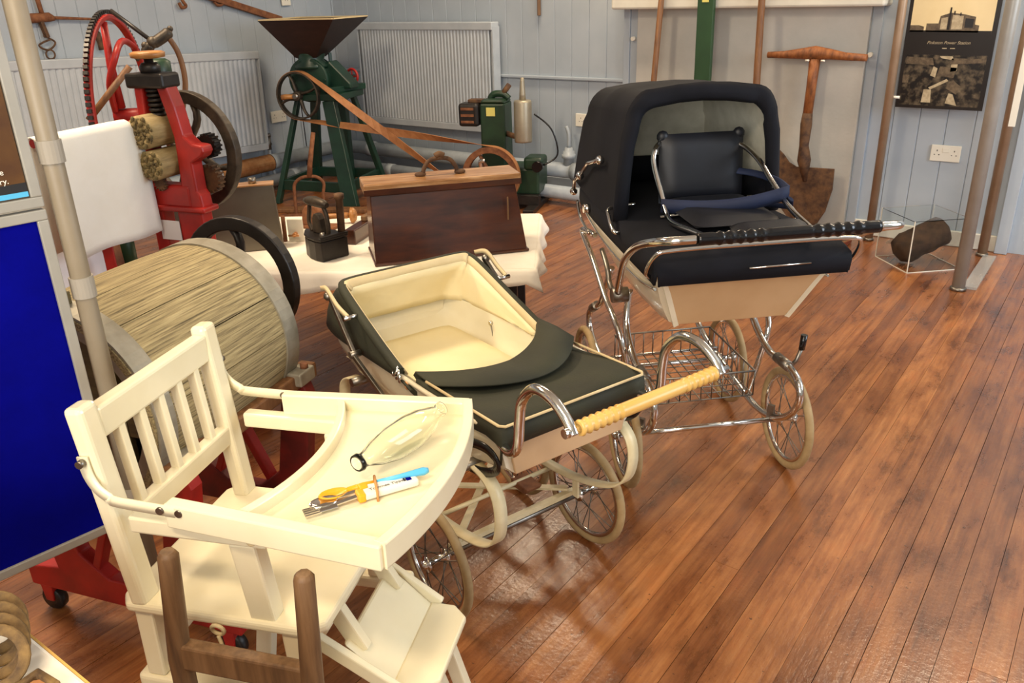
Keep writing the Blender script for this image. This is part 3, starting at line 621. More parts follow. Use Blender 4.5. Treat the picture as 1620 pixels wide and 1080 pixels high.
# ---- wooden machine case
bx = thing('sewing_machine_case', 'large dark mahogany case with worn lid and iron handle on table', 'wooden case', (-1.99, 1.904, .503), 51.1)
lo = [(0, 0, 0), (.54, 0, 0), (.54, .22, 0), (0, .22, 0)]; hi = [(.005, .045, .235), (.512, .045, .235), (.512, .175, .235), (.005, .175, .235)]
MB().hexa(lo, hi).build('body', 'box_wood', bx, .004)
MB().box(-.004, .545, -.004, .224, 0, .010).build('base_moulding', 'box_wood', bx, .003)
ld = MB().box(-.014, .530, .032, .188, .236, .274).build('lid', 'lid_wood', bx, .005)
MB().box(-.015, .531, .031, .0335, .236, .256).build('lid_edge', 'box_wood', ld)
MB().box(.47, .474, -.001, .004, .12, .2).build('inlay', 'chair_brown', bx)
hd = MB().tube(cr([(.20, .11, .280), (.205, .11, .30), (.225, .11, .325), (.26, .11, .332), (.295, .11, .325), (.315, .11, .30), (.32, .11, .280)], 5), .0075, 8).build('handle', 'rust_dark', bx)
for a in (.19, .33): MB().ball((a, .11, .280), .016, 10, 1.3, 1, .6).build('handle_plate', 'rust_dark', hd)
MB().tube(cr([(.245, .11, .338), (.26, .11, .345), (.275, .11, .338)], 4), .011, 8).build('handle_grip', 'rust_dark', hd)
# ---- charcoal iron
ir = thing('charcoal_iron', 'old charcoal box iron with tall chimney on the white cloth', 'flat iron', tl(-.7035, .126), 33+140)
out = [(0, -.05), (.03, -.054), (.07, -.05), (.11, -.036), (.145, -.01), (.152, 0), (.145, .01), (.11, .036), (.07, .05), (.03, .054), (0, .05)]
MB().prism(out, 0, .062, lambda a, b, d: (a, b, d)).build('body', 'black_iron', ir, .003)
MB().prism([(a*1.02-.001, b*1.03) for a, b in out], .064, .072, lambda a, b, d: (a, b, d)).build('lid', 'black_iron', ir, .002)
MB().tube(cr([(.03, 0, .07), (.025, 0, .10), (.03, 0, .14), (.045, 0, .165)], 4), .007, 8).build('rear_post', 'iron', ir)
MB().tube(cr([(.115, 0, .07), (.13, 0, .10), (.12, 0, .14), (.115, 0, .165)], 4), .007, 8).build('front_post', 'iron', ir)
MB().tube([(.02, 0, .168), (.04, 0, .17), (.08, 0, .172), (.12, 0, .17), (.14, 0, .168)], [.008, .014, .017, .014, .008], 12).build('grip', 'iron', ir)
MB().lathe([(0, .012), (.115, .012), (.115, .016), (.13, .016), (.13, .008)], (.012, -.038, .07), (-.05, .0, 1), 16).build('chimney', 'rust_dark', ir)
MB().prism([(.05, .072), (.10, .072), (.095, .12), (.085, .135), (.065, .135), (.055, .12)], -.012, .012, lambda a, b, d: (a, d, b)).build('heat_shield', 'iron', ir, .004)
MB().box(-.004, .012, -.052, .052, .072, .080).build('heel_bar', 'black_iron', ir, .002); MB().ball((.018, .03, .080), .010).build('latch', 'steel', ir); ir.scale = (1.12, 1.12, 1.12)
# ---- other things on the table
t = thing('wooden_block_plane', 'narrow dark wooden block beside the mahogany case', 'wooden block', tl(-.662, .46), 33-102)
MB().box(-.16, .16, -.022, .022, 0, .055).build('body', 'box_wood', t, .004); MB().box(-.03, .03, -.012, .012, .055, .075).build('wedge', 'chair_brown', t, .003)
t = thing('darning_mushroom', 'turned wooden mushroom lying behind the charcoal iron', 'darning tool', tl(-.87, .60, .535), 33+10)
MB().lathe([(0, .008), (.01, .012), (.05, .011), (.09, .013), (.105, .010)], (0, 0, 0), (1, 0, 0), 16).build('stem', 'turned_wood', t); MB().lathe([(0, .012), (.006, .032), (.02, .030), (.03, .018), (.033, .004)], (.1, 0, 0), (1, 0, 0), 20).build('cap', 'turned_wood', t)
t = thing('iron_stand', 'rusty rounded block behind the charcoal iron', 'stand', tl(-.90, .56), 20)
MB().prism([(-.05, 0), (.05, 0), (.04, .07), (.02, .09), (-.025, .09), (-.042, .07)], -.02, .02, lambda a, b, d: (a, d, b)).build('block', 'rust', t, .006); MB().box(-.08, .1, -.03, .03, 0, .012).build('sole', 'rust', t, .003)
t = thing('grey_metal_box', 'grey sheet metal box with threaded knob behind the black wheel', 'metal box', tl(-.94, .24), 50)
MB().hexa([(-.38, .02, 0), (.010, .02, 0), (.010, .10, 0), (-.38, .10, 0)], [(-.36, .03, .235), (.0, .03, .235), (.0, .09, .235), (-.36, .09, .235)]).build('body', 'grey_metal', t, .003)
MB().box(-.365, .004, .026, .094, .235, .240).build('top_plate', 'lid_wood', t, .001); MB().lathe([(0, .014), (.022, .014)], (-.07, .06, .24), n=8).build('knob', 'steel', t)
t = thing('clamp_bracket', 'small white bracket with brass screw next to metal box', 'bracket', tl(-.915, .36), 33)
MB().box(-.03, .03, -.004, .004, 0, .085).build('plate', 'white_plastic', t, .002); MB().cyl((.0, -.03, .03), (.0, .004, .03), .008, n=10).build('screw', 'copper', t); MB().cyl((-.02, -.032, .03), (.02, -.032, .03), .004, n=8).build('thumb_bar', 'copper', t)
MB().cyl((-.045, .0, .0), (-.04, -.01, .10), .008, n=10).build('rod', 'rust', t)

# ---- mangle
mg = thing('mangle', 'red cast iron mangle with wooden rollers and dark flywheel', 'mangle', (-2.27, 1.458, 0), 16)
pp = lambda a, b, d: (a, d, b)
MB().prism([(-.091, 1.14), (-.058, 1.15), (-.034, 1.07), (-.020, .985), (.006, .962), (.04, .958), (.045, .940), (.034, .925), (-.005, .905), (-.004, .82), (.006, .806), (.010, .767), (.0, .755), (.0, 0), (-.095, 0), (-.095, .75), (-.062, .79), (-.055, .98), (-.069, 1.05)], 0, .05, pp).build('frame_post', 'red', mg, .006)
MB().prism([(-.172, 1.125), (-.140, 1.125), (-.146, 1.04), (-.155, .84), (-.15, .75), (-.15, 0), (-.20, 0), (-.20, .75), (-.185, .84)], 0, .05, pp).build('frame_post', 'red', mg, .006)
MB().box(-.195, -.03, -.004, .055, .765, .835).build('cross_rail', 'red', mg, .008)
MB().box(-.195, .02, -.012, .062, .752, .77).build('ledge', 'red', mg, .006)
MB().box(-.26, .06, -.05, .10, 0, .06).build('foot', 'red', mg, .01)
MB().box(-.187, -.048, -.015, .065, 1.122, 1.165).build('top_cap', 'black_iron', mg, .008)
MB().lathe([(0, .028), (.02, .03), (.03, .022)], (-.118, .025, 1.163), n=18).build('collar', 'black_iron', mg)
MB().cyl((-.118, .025, 1.02), (-.118, .025, 1.21), .013, n=14).build('screw', 'black_iron', mg)
for k in range(6): MB().torus((-.118, .025, 1.045+k*.014), (0, 0, 1), .020, .006, 18, 6).build('spring_coil', 'black_iron', mg)
MB().lathe([(0, .03), (.003, .048), (.016, .05), (.02, .04)], (-.118, .025, 1.205), n=26).build('screw_disc', 'turned_wood', mg)
for zc, rr_, ux in ((1.0, .050, -.128), (.902, .045, -.112)):
    P = []
    for i, v in enumerate((-.05, -.055, -.05, .02, .085)):
        k = (.35, .6, 1, 1, 1)[i]; P.append([(ux+math.cos(2*PI*j/22)*rr_*k*(1+.05*math.sin(j*3.1+zc*30)), v+(.004*math.sin(j*2.3) if i < 2 else 0), zc+math.sin(2*PI*j/22)*rr_*k) for j in range(22)])
    MB().grid(P, True, True).add([P[0][j] for j in range(22)], [tuple(range(22))]).build('roller', 'roller', mg)
    eg = MB()
    for k_ in range(7):
        for j in range(9):
            an_ = k_*.9+j*.7; q_ = rr_*.9*math.sqrt((j+.5)/9); eg.ball((ux+math.cos(an_)*q_, -.053, zc+math.sin(an_)*q_), .006+.003*math.sin(j*3+k_), 6, 1, .5, 1)
    stuff(eg.build('end_grain', 'barrel_end', mg.children[-1]))
cast_wheel('flywheel', mg, (-.116, .13, .916), (0, 1, 0), .187, .150, .03, 4, 'iron', .03, .55, .016, .9)
MB().cyl((-.116, .04, .916), (-.116, .17, .916), .014, n=12).build('shaft', 'steel', mg)
def gear(name, mat, par, c, ax, r, w, nt, tooth=.012):
    ax = Vector(ax).normalized(); x = ax.orthogonal().normalized(); y = ax.cross(x); c = Vector(c); pts = []
    for i in range(nt):
        for da, rr2 in ((-.25, r), (-.18, r+tooth), (.18, r+tooth), (.25, r)):
            a = 2*PI*(i+da)/nt; pts.append((math.cos(a)*rr2, math.sin(a)*rr2))
    return MB().prism(pts, -w/2, w/2, lambda a, b, d: c+x*a+y*b+ax*d).build(name, mat, par)
gear('drive_gear', 'black_iron', mg, (.0, .085, .945), (0, 1, 0), .032, .03, 16, .006)
gear('drive_gear', 'rust_dark', mg, (-.005, .075, .845), (0, 1, 0), .036, .025, 18, .009)
gear('drive_gear', 'rust_dark', mg, (-.125, -.012, .84), (0, 1, 0), .016, .014, 12, .006)
MB().tube([(-.185, .02, 1.02), (-.175, -.10, 1.022), (-.175, -.385, 1.022)], .012, 10).build('towel_rail', 'red', mg)
MB().beam((-.175, -.22, 0), (-.175, -.22, 1.02), .03, .03).build('rail_leg', 'red', mg, .003)
tw = MB(); rows = []
prof = [(-.198, .72), (-.197, .95), (-.194, 1.02), (-.184, 1.036), (-.172, 1.039), (-.160, 1.034), (-.153, 1.015), (-.15, .95), (-.149, .85), (-.147, .72), (-.146, .695)]
for j, v in enumerate([-.39+.365*k/20 for k in range(21)]):
    row = []
    for k, (u, z) in enumerate(prof):
        e_ = max(0, (v+.065)/.04); dz = -.038*e_**1.6 if 2 <= k <= 7 else 0
        row.append((u+.004*math.sin(v*26+k*.5)*(1 if z < .95 else .2), v+.02*(1.03-z)*e_, z+dz+.004*math.sin(v*20)*(1 if z < .75 else 0)))
    rows.append(row)
tw.grid(rows); two = tw.build('towel', 'canvas', None, 0, solid=.004); two.location = (-2.27, 1.458, 0); two.rotation_euler = (0, 0, R(16)); tag(two, 'plain white towel hanging over the mangle rail', 'towel')
# small things on a crate under the towel
GM = Matrix.Translation((-2.27, 1.458, 0)) @ Matrix.Rotation(R(16), 4, 'Z')
def gl(u, v, z): return tuple(GM @ Vector((u, v, z)))
t = thing('wooden_crate', 'rough wooden crate half hidden behind the barrel churn', 'crate', gl(-.34, -.20, 0), 16)
for a, b, c, d in ((-.11, .11, -.17, -.158), (-.11, .11, .158, .17), (-.11, -.098, -.158, .158), (.098, .11, -.158, .158)):
    for k in range(4): MB().box(a, b, c, d, .02+k*.135, .145+k*.135).build('slat', 'handle_wood', t, .003)
MB().box(-.11, .11, -.17, .17, .545, .56).build('lid', 'handle_wood', t, .003)
t2 = MB().hexa([(0, -.13, 0), (.004, -.13, 0), (.004, .07, 0), (0, .07, 0)], [(-.03, -.13, .13), (-.026, -.13, .13), (-.026, .07, .13), (-.03, .07, .13)]).build('info_card', 'pale_paper'); t2.location = gl(-.26, -.22, .562); t2.rotation_euler = (0, 0, R(16)); tag(t2, 'white card propped under the hanging towel', 'card')
lg = MB().tube([(0, 0, 0), (0, 0, .05), (.004, 0, .12)], [.03, .027, .022], 10).build('bark_piece', 'rust'); lg.location = gl(-.27, -.115, .562); tag(lg, 'rough brown piece of bark standing under the towel', 'bark')
gt = MB().lathe([(0, .03), (.1, .03), (.11, .026), (.12, .01)], n=20).build('green_tin', 'green_post'); gt.location = gl(-.285, -.05, .562); tag(gt, 'dark green tin standing under the towel', 'tin')
t3 = MB().box(-.04, .035, -.002, .0, 0, .062).build('price_card', 'pale_paper'); t3.location = gl(-.125, -.004, .66); t3.rotation_euler = (0, 0, R(16)); tag(t3, 'small white card between the red mangle posts', 'card')
# ---- hand-cranked shearing machine
sh = thing('shearing_machine', 'hand cranked shearing machine with large red toothed wheel', 'machine', (-2.806, 1.587, 0), -47)
wz = 1.0
rw = MB().rim((.02, 0, wz), (0, 1, 0), .308, .325, .024, 60).build('drive_wheel', 'red', sh, .004)
ch_ = MB()
for i in range(110):
    a = 2*PI*i/110; p = Vector((.02+math.cos(a)*.333, 0, wz+math.sin(a)*.333)); d = Vector((-math.sin(a), 0, math.cos(a)))
    ch_.beam(p-d*.006, p+d*.006, .012, .014, (0, 1, 0))
stuff(ch_.build('chain_links', 'black_iron', rw))
for a in (1.35, 3.4, 5.5):
    MB().tube([(.02+math.cos(a)*.03, -.01, wz+math.sin(a)*.03), (.02+math.cos(a)*.17, -.005, wz+math.sin(a)*.17), (.02+math.cos(a+.1)*.305, 0, wz+math.sin(a+.1)*.305)], [.016, .013, .011], 10).build('spoke', 'red', rw)
MB().cyl((.02, -.035, wz), (.02, .10, wz), .026, n=18).build('hub', 'red', rw)
MB().tube(cr([(.02, -.03, wz), (.09, -.01, wz+.11), (.10, .03, wz+.20), (.03, .03, wz+.235), (-.10, .01, wz+.235), (-.22, 0, wz+.21)], 6), .011, 10).build('curved_arm', 'red', rw)
MB().lathe([(0, .04), (.02, .045), (.12, .045), (.13, .036), (.15, .045), (.2, .045), (.21, .03)], (-.10, .10, .965), n=20).build('gear_case', 'green_dark', sh)
MB().cyl((-.06, .16, .0), (-.06, .16, .97), .025, n=16).build('stand', 'green_dark', sh)
for a in (0, 2.09, 4.19): MB().beam((-.06, .16, .14), (-.06+.18*math.cos(a), .16+.14*math.sin(a), .012), .03, .024).build('foot', 'green_dark', sh, .003)
MB().beam((.02, .12, wz), (-.09, .12, wz), .05, .05).build('bracket', 'green_dark', sh, .004)
MB().cyl((.156, -.077, 1.008), (.108, .07, 1.166), .011, n=10).build('wooden_rod', 'handle_wood', sh)
MB().tube([(.019, .018, wz+.335), (.083, .150, 1.238)], .007, 6).build('chain_run', 'black_iron', sh)
MB().tube([(.09, .135, 1.222), (.091, .132, 1.157), (.06, .12, 1.05)], .006, 6).build('chain_run', 'black_iron', sh)
cp = MB().tube(cr([(.095, .09, 1.185), (.092, .115, 1.205), (.09, .135, 1.226), (.083, .16, 1.238), (.075, .19, 1.256), (.068, .207, 1.27)], 4), [.008]*5+[.012]*6+[.018]*8+[.014, .008], 10).build('clipper_head', 'iron', sh)
for p, r_ in (((.085, .150, 1.236), .02), ((.088, .14, 1.222), .014), ((.076, .185, 1.252), .018), ((.068, .207, 1.275), .010), ((.09, .125, 1.228), .012)): MB().ball(p, r_, 10).build('clamp', 'iron', cp)
MB().tube(cr([(.072, .195, 1.255), (.067, .217, 1.207), (.066, .226, 1.15), (.067, .222, 1.087), (.074, .195, 1.0), (.081, .165, .945), (.05, .13, .90)], 6), .009, 8).build('flexible_shaft', 'handle_wood', sh)

# ---- barrel churn on red stand
cn = thing('barrel_churn', 'weathered wooden barrel churn with grey hoops on red stand', 'churn', (-1.759, 1.128, 0), 106.8)
BZ, BR, U0, U1 = .60, .222, -.492, .002
NS = 15
for i in range(NS):
    a0 = 2*PI*(i+.012)/NS; a1 = 2*PI*(i+.988)/NS; m = MB(); rows = []
    for u in [U0+(U1-U0)*k/6 for k in range(7)]:
        bul = BR+.006*math.sin(PI*(u-U0)/(U1-U0)); row = []
        for k in range(4):
            a = a0+(a1-a0)*k/3; row.append((math.cos(a)*bul, math.sin(a)*bul, u))
        for k in range(3, -1, -1):
            a = a0+(a1-a0)*k/3; row.append((math.cos(a)*(bul-.016), math.sin(a)*(bul-.016), u))
        rows.append(row)
    m.grid(rows, False, True).add(rows[0], [tuple(range(8))]).add(rows[-1], [tuple(range(8))])
    o = m.build('stave', 'barrel', cn); o.rotation_euler = (0, R(90), 0); o.location = (0, 0, BZ)
for k in range(5):
    x0 = -.2+.08*k; hz = math.sqrt(max(.0, .203**2-(max(abs(x0), abs(x0+.08))*.98)**2)); hz2 = hz
    MB().box(U0+.03, U0+.045, x0+.001, x0+.079, BZ-hz-.05*(k == 2), BZ+hz+.05*(k == 2)).build('end_board', 'barrel_end', cn, .002)
MB().cyl((U1-.045, 0, BZ), (U1-.03, 0, BZ), .205, n=40).build('end_disc', 'barrel_end', cn)
MB().rim((.0-.024, 0, BZ), (1, 0, 0), BR-.004, BR+.006, .050, 56).build('hoop', 'hoop', cn)
MB().rim((-.440-.024, 0, BZ), (1, 0, 0), BR-.004, BR+.006, .050, 56).build('hoop', 'hoop', cn)
MB().rim((-.440-.036, 0, BZ), (1, 0, 0), BR-.045, BR+.001, .012, 56).build('end_ring', 'hoop', cn)
for uu, ang in ((-.01, -27), (-.41, -29)):
    c, s_ = math.cos(R(ang)), math.sin(R(ang)); p = V(uu, -.228*c, BZ+.228*s_)
    br = MB().box(uu-.03, uu+.035, -.245, -.20, BZ-.125, BZ-.09).build('hoop_bracket', 'hoop', cn, .004)
    MB().cyl((uu+.012, -.23, BZ-.09), (uu+.012, -.23, BZ-.078), .010, n=10).build('bolt', 'rust', br)
MB().beam((-.49, -.205, BZ-.118), (.06, -.205, BZ-.118), .045, .04).build('side_rail', 'handle_wood', cn, .005)
MB().beam((-.49, .205, BZ-.118), (.06, .205, BZ-.118), .045, .04).build('side_rail', 'handle_wood', cn, .005)
for uu in (-.44, .0):
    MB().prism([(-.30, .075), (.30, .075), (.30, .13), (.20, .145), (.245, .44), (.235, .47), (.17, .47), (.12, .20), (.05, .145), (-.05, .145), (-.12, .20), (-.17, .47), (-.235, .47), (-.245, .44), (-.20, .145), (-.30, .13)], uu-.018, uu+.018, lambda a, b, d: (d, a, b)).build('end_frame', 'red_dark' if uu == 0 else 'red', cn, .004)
    MB().beam((uu, -.10, .13), (uu, .03, .42), .02, .03, (1, 0, 0)).build('frame_rib', 'red', cn, .003)
    MB().beam((uu, .10, .13), (uu, -.03, .42), .02, .03, (1, 0, 0)).build('frame_rib', 'red', cn, .003)
    MB().beam((uu, -.22, .44), (uu, .22, .44), .03, .04).build('cradle', 'red', cn, .004)
    for vv in (-.26, .26):
        cf = MB().prism([(-.018, .078), (.018, .078), (.012, .03), (-.012, .03)], -.017, .017, lambda a, b, d: (uu+d, vv+a, b)).build('caster_fork', 'red', cn, .003)
        MB().lathe([(-.012, .01), (-.012, .028), (-.008, .032), (.008, .032), (.012, .028), (.012, .01)], (uu, vv, .032), (1, 0, .0), 20).build('caster_wheel', 'black_iron', cf)
MB().beam((-.44, 0, .11), (0, 0, .11), .05, .04).build('stretcher', 'red', cn, .004)
cast_wheel('crank_wheel', cn, (.13, .016, BZ+.08), (1, 0, 0), .169, .134, .030, 3, 'black_iron', .03, .5, .016, .6)
MB().cyl((-.02, .016, BZ+.08), (.17, .016, BZ+.08), .014, n=12).build('axle', 'steel', cn)
# ================================================================== PRAMS
def pram_wheel(par, c, r, tr, name='wheel', hubw=.05, ns=20, tyre='tyre'):
    c = Vector(c); ax = Vector((0, 1, 0))
    w = MB().torus(c, ax, r-tr, tr, 44, 10).build(name, tyre, par)
    MB().torus(c, ax, r-2*tr-.003, .006, 44, 8, 1.4).build('rim', 'chrome', w)
    hb = MB().lathe([(-hubw/2-.012, .006), (-hubw/2-.006, .012), (-hubw/2, .012), (-hubw/2, .020), (-hubw/2+.005, .020), (-hubw/2+.008, .009), (hubw/2-.008, .009), (hubw/2-.005, .020), (hubw/2, .020), (hubw/2, .012), (hubw/2+.006, .012), (hubw/2+.012, .006)], c, ax, 16)
    hb.build('hub', 'chrome', w)
    sp = MB()
    for i in range(ns):
        a = 2*PI*i/ns; s = 1 if i % 2 else -1; a2 = a+(.42 if (i//2) % 2 else -.42)
        sp.cyl(c+V(math.cos(a)*.017, s*(hubw/2-.003), math.sin(a)*.017), c+V(math.cos(a2)*(r-2*tr-.004), 0, math.sin(a2)*(r-2*tr-.004)), .0013, n=5)
    stuff(sp.build('spokes', 'spoke', w))
    return w
def ribbon(pts, w, th, k=5):
    m = MB(); P = cr(pts, k); rows = []
    for i, p in enumerate(P):
        a = P[max(i-1, 0)]; b = P[min(i+1, len(P)-1)]; t = (b-a).normalized(); n = V(0, 1, 0).cross(t).normalized()
        rows.append([p+V(0, s*w/2, 0)+n*q*th/2 for s, q in ((-1, -1), (1, -1), (1, 1), (-1, 1))])
    m.grid(rows, True, True).add(rows[0], [(0, 1, 2, 3)]).add(rows[-1], [(0, 1, 2, 3)]); return m
# ---- pram A: navy coach pram
pa = thing('coach_pram', 'cream coach pram with navy hood, apron and black handle', 'pram', (-.994, 2.229, 0), 135.13)
for u in (-.226, .226):
    for v in (-.251, .251): pram_wheel(pa, (u, v, .156), .156, .012)
    MB().cyl((u, -.25, .156), (u, .25, .156), .008, n=12).build('axle', 'chrome', pa)
rows = []
for ut, ub, zb, wbm, wt in ((-.40, -.33, .535, .165, .232), (-.30, -.26, .528, .168, .236), (-.10, -.10, .525, .17, .238), (.12, .12, .53, .17, .238), (.30, .29, .56, .165, .234), (.42, .40, .605, .155, .226), (.50, .48, .65, .14, .214), (.55, .54, .69, .12, .20)):
    ln = lambda f: (ut+(ub-ut)*f, wt+(wbm-wt)*(f**1.5), .702+(zb-.702)*f)
    sd = [ln(f) for f in (0, .25, .5, .75, .93)]; bo_ = (ub, wbm-.02, zb)
    L_ = [(a, b, c) for a, b, c in sd]+[bo_]; rows.append(L_+[(a, -b, c) for a, b, c in reversed(L_)])
MB().grid(rows, True, True).add(rows[0], [tuple(range(12))]).add(rows[-1], [tuple(range(12))]).build('body', 'cream_enamel', pa)
ep = MB().hexa([(-.333, .150, .540), (-.333, -.150, .540), (-.345, -.150, .540), (-.345, .150, .540)], [(-.401, .215, .695), (-.401, -.215, .695), (-.413, -.215, .695), (-.413, .215, .695)]).build('end_panel', 'tan_panel', pa, .002)
for s in (-1, 1):
    MB().beam((-.342, s*.155, .537), (-.410, s*.219, .697), .014, .008, (1, 0, 0)).build('moulding', 'cream_enamel', ep)
    MB().tube(cr([(-.39, s*.232, .66), (-.2, s*.225, .632), (.1, s*.226, .638), (.35, s*.222, .665), (.50, s*.205, .69)], 5), .004, 6).build('side_moulding', 'chrome', pa)
# navy apron over the body
rows = []
for u, z, w in ((-.452, .690, .246), (-.455, .725, .25), (-.445, .750, .25), (-.42, .760, .248), (-.2, .752, .246), (.0, .748, .243), (.2, .745, .238), (.42, .74, .225), (.50, .735, .21), (.515, .70, .205)):
    if u < -.44 and z < .74: rows.append([(u, w, z-.002), (u, w*.98, z), (u, w*.6, z), (u, 0, z), (u, -w*.6, z), (u, -w*.98, z), (u, -w, z-.002)])
    else: rows.append([(u, w+.003, .69), (u, w+.002, z-.012), (u, w*.95, z), (u, 0, z+.004), (u, -w*.95, z), (u, -w-.002, z-.012), (u, -w-.003, .69)])
ap = MB().grid(rows, True).build('apron', 'navy', pa, 0, solid=.006)
MB().tube([(-.462, .02, .722), (-.462, -.14, .724)], .0025, 6).build('trim_rod', 'chrome', ap)
# hood
def arch(w, zt, zb, rad, n=7):
    w0 = w; w = w*.89; P = [(w0*1.02, zb), (w0*.985, zb+(zt-zb)*.35), (w0*.94, zb+(zt-zb)*.65)]
    for i in range(n+1):
        a = PI/2*i/n; P.append((w-rad+rad*math.cos(a)-.0, zt-rad+rad*math.sin(a)-.012*(1-math.sin(a))))
    for f in (.5, 0): P.append(((w-rad)*f, zt+.012*(1-f*f)))
    return P+[(-a, b) for a, b in reversed(P[:-1])]
def shell(w, zt, zb, t0, t1, n=8, zofs=0, rad=.07):
    rows = []
    for i in range(n+1):
        t = t0+(t1-t0)*i/n; A = arch(w*(1-.06*t*t), zt-.035*t*t+.01*math.sin(t*PI*3)*0, zb+.02*t, rad)
        rows.append([(-.035+t*((.43+(1.07-z)*.30)+.035)+.0, v*(1-.015*abs(math.sin(t*PI*2))), z-.006*abs(math.sin(t*PI*2))) for v, z in A])
    return rows
so = shell(.240, 1.100, .735, 0, 1); hoodo = MB().grid(so).add(so[-1], [tuple(range(len(so[-1])))]).build('hood', 'navy', pa)
si = shell(.232, 1.090, .745, .02, .975); MB().grid(si).add(si[-1], [tuple(range(len(si[-1])))]).build('hood_lining', 'lining', hoodo)
zi = [[(p[0]-.004 if k == 8 else p[0], p[1]*.985, min(p[2], .83)) for p in r] for k, r in enumerate(si)]
m = MB()
lowL = [[(r[0][0], r[0][1]*.97, .735), (r[1][0], r[1][1]*.97, .83)] for r in si]; lowR = [[(x, -y, z) for x, y, z in q] for q in lowL]
m.grid(lowL).grid(lowR).grid([lowL[-1], lowR[-1]])
m.v = [(a-.012 if a > .45 else a, b, c) for a, b, c in m.v]
stuff(m.build('hood_skirt', 'navy', hoodo, 0, solid=.002))
ao = arch(.243, 1.105, .75, .07); ai = arch(.205, 1.060, .75, .05); rows = []
for k in range(5):
    f = k/4; rows.append([(-.045-.012*math.sin(PI*f)+.0035*math.sin(j*5+k), a[0]+(b[0]-a[0])*f, a[1]+(b[1]-a[1])*f) for j, (a, b) in enumerate(zip(ao, ai))])
MB().grid(rows).build('hood_facing', 'navy', hoodo, 0, solid=.008)
for s in (-1, 1):
    q = [(.50, s*.236, .715), (.44, s*.247, .765), (.35, s*.250, .80), (.24, s*.252, .86), (.10, s*.250, .895)]
    st = MB().tube(q[:3], .006, 8).build('hood_stay', 'chrome', pa); MB().tube(q[2:], .006, 8).build('hood_stay', 'chrome', pa)
    for c in (q[2], q[4], q[0]): MB().ball(c, .014, 10).build('joint', 'chrome', st)
    MB().cyl((.25, s*.235, .715), (.25, s*.262, .715), .014, n=12).build('hood_catch', 'chrome', pa)
    MB().tube(cr([(.46, s*.232, .690), (.36, s*.245, .660), (.24, s*.25, .645), (.22, s*.25, .640)], 4), .005, 8).build('body_hook', 'chrome', pa)
    # suspension rods and C springs
    MB().tube(cr([(.20, s*.235, .640), (.272, s*.252, .640), (.285, s*.254, .625), (.176, s*.25, .575), (.032, s*.245, .491), (-.043, s*.24, .457), (-.10, s*.23, .40), (-.10, s*.21, .30), (-.06, s*.20, .16)], 5), .009, 10).build('suspension_rod', 'chrome', pa)
    sp = MB().tube(cr([(-.02, s*.185, .53), (-.05, s*.20, .42), (-.162, s*.205, .356), (-.274, s*.21, .355), (-.345, s*.21, .335), (-.362, s*.21, .283), (-.315, s*.21, .215), (-.225, s*.205, .165), (-.103, s*.20, .150), (.106, s*.20, .175), (.30, s*.20, .205), (.39, s*.20, .24), (.40, s*.20, .30), (.336, s*.20, .345), (.24, s*.20, .40), (.18, s*.185, .535)], 6), .011, 10).build('c_spring', 'chrome', pa)
    MB().cyl((-.215, s*.207, .356), (-.285, s*.21, .355), .0155, n=14).build('sleeve', 'steel', sp)
    MB().cyl((.30, s*.20, .365), (.36, s*.20, .332), .0155, n=14).build('sleeve', 'steel', sp)
    for u in (-.226, .226): MB().beam((u, s*.20, .156), (u, s*.20, .205), .02, .012).build('spring_clamp', 'steel', sp)
    hp = [(-.10, s*.245, .545), (-.18, s*.262, .62), (-.30, s*.285, .715), (-.44, s*.30, .79), (-.545, s*.295, .83), (-.595, s*.268, .845), (-.605, s*.215, .848)]
    MB().tube(cr(hp, 6), .0105, 10).build('handle_arm', 'chrome', pa)
    MB().cyl((-.10, s*.215, .545), (-.10, s*.262, .545), .022, n=16).build('pivot_knob', 'steel', pa)
    MB().tube(cr([(-.08, s*.25, .545), (-.03, s*.25, .56), (.0, s*.25, .60), (.06, s*.25, .635)], 4), .008, 8).build('pivot_link', 'steel', pa)
    # apron rails
    MB().tube(cr([(-.12, s*.245, .735), (-.13, s*.268, .742), (-.08, s*.268, .768), (-.02, s*.25, .780), (.0, s*.17, .782)], 5), .0055, 8).build('side_rail', 'chrome', pa)
gp = MB(); pr = []
for i in range(61):
    v = .215-.43*i/60; e_ = abs(abs(v)-.115); g = .0025*math.cos((abs(v)-.115)/.024*2*PI) if e_ < .062 else 0; pr.append((.43*i/60, .0145+g))
gp.lathe(pr, (-.605, .215, .848), (0, -1, 0), 18).build('grip', 'black_plastic', pa)
MB().tube(cr([(-.41, .252, .70), (-.43, .27, .72), (-.465, .262, .77), (-.475, .22, .785), (-.475, .0, .787), (-.475, -.22, .785), (-.465, -.262, .77), (-.43, -.27, .72), (-.41, -.252, .70)], 6), .0058, 8).build('front_rail', 'chrome', pa)
# toddler seat
ts = MB()
def pad(c, ux, uy, n_, a, b, th, name, mat, par, puff=.012, k=10):
    ux, uy, n_ = Vector(ux).normalized(), Vector(uy).normalized(), Vector(n_).normalized(); c = Vector(c); T_, B_ = [], []
    for i in range(k+1):
        r1_, r2_ = [], []
        for j in range(k+1):
            s, t = 2*i/k-1, 2*j/k-1; e_ = (1-s**6)*(1-t**6); p = c+ux*s*a+uy*t*b
            r1_.append(p+n_*(th/2*(e_**.5)+puff*e_*.5)); r2_.append(p-n_*th/2*(e_**.5))
        T_.append(r1_); B_.append(r2_)
    return MB().grid(T_).grid(B_).build(name, mat, par)
bk = pad((.03, -.035, .872), (0, 1, 0), (.12, 0, 1), (-1, 0, .12), .128, .098, .035, 'seat_back', 'navy_seat', pa)
for s in (-1, 1): MB().ball((.045, -.035+s*.115, .962), .018, 10, .8, 1, 1).build('corner_tuft', 'navy_seat', bk)
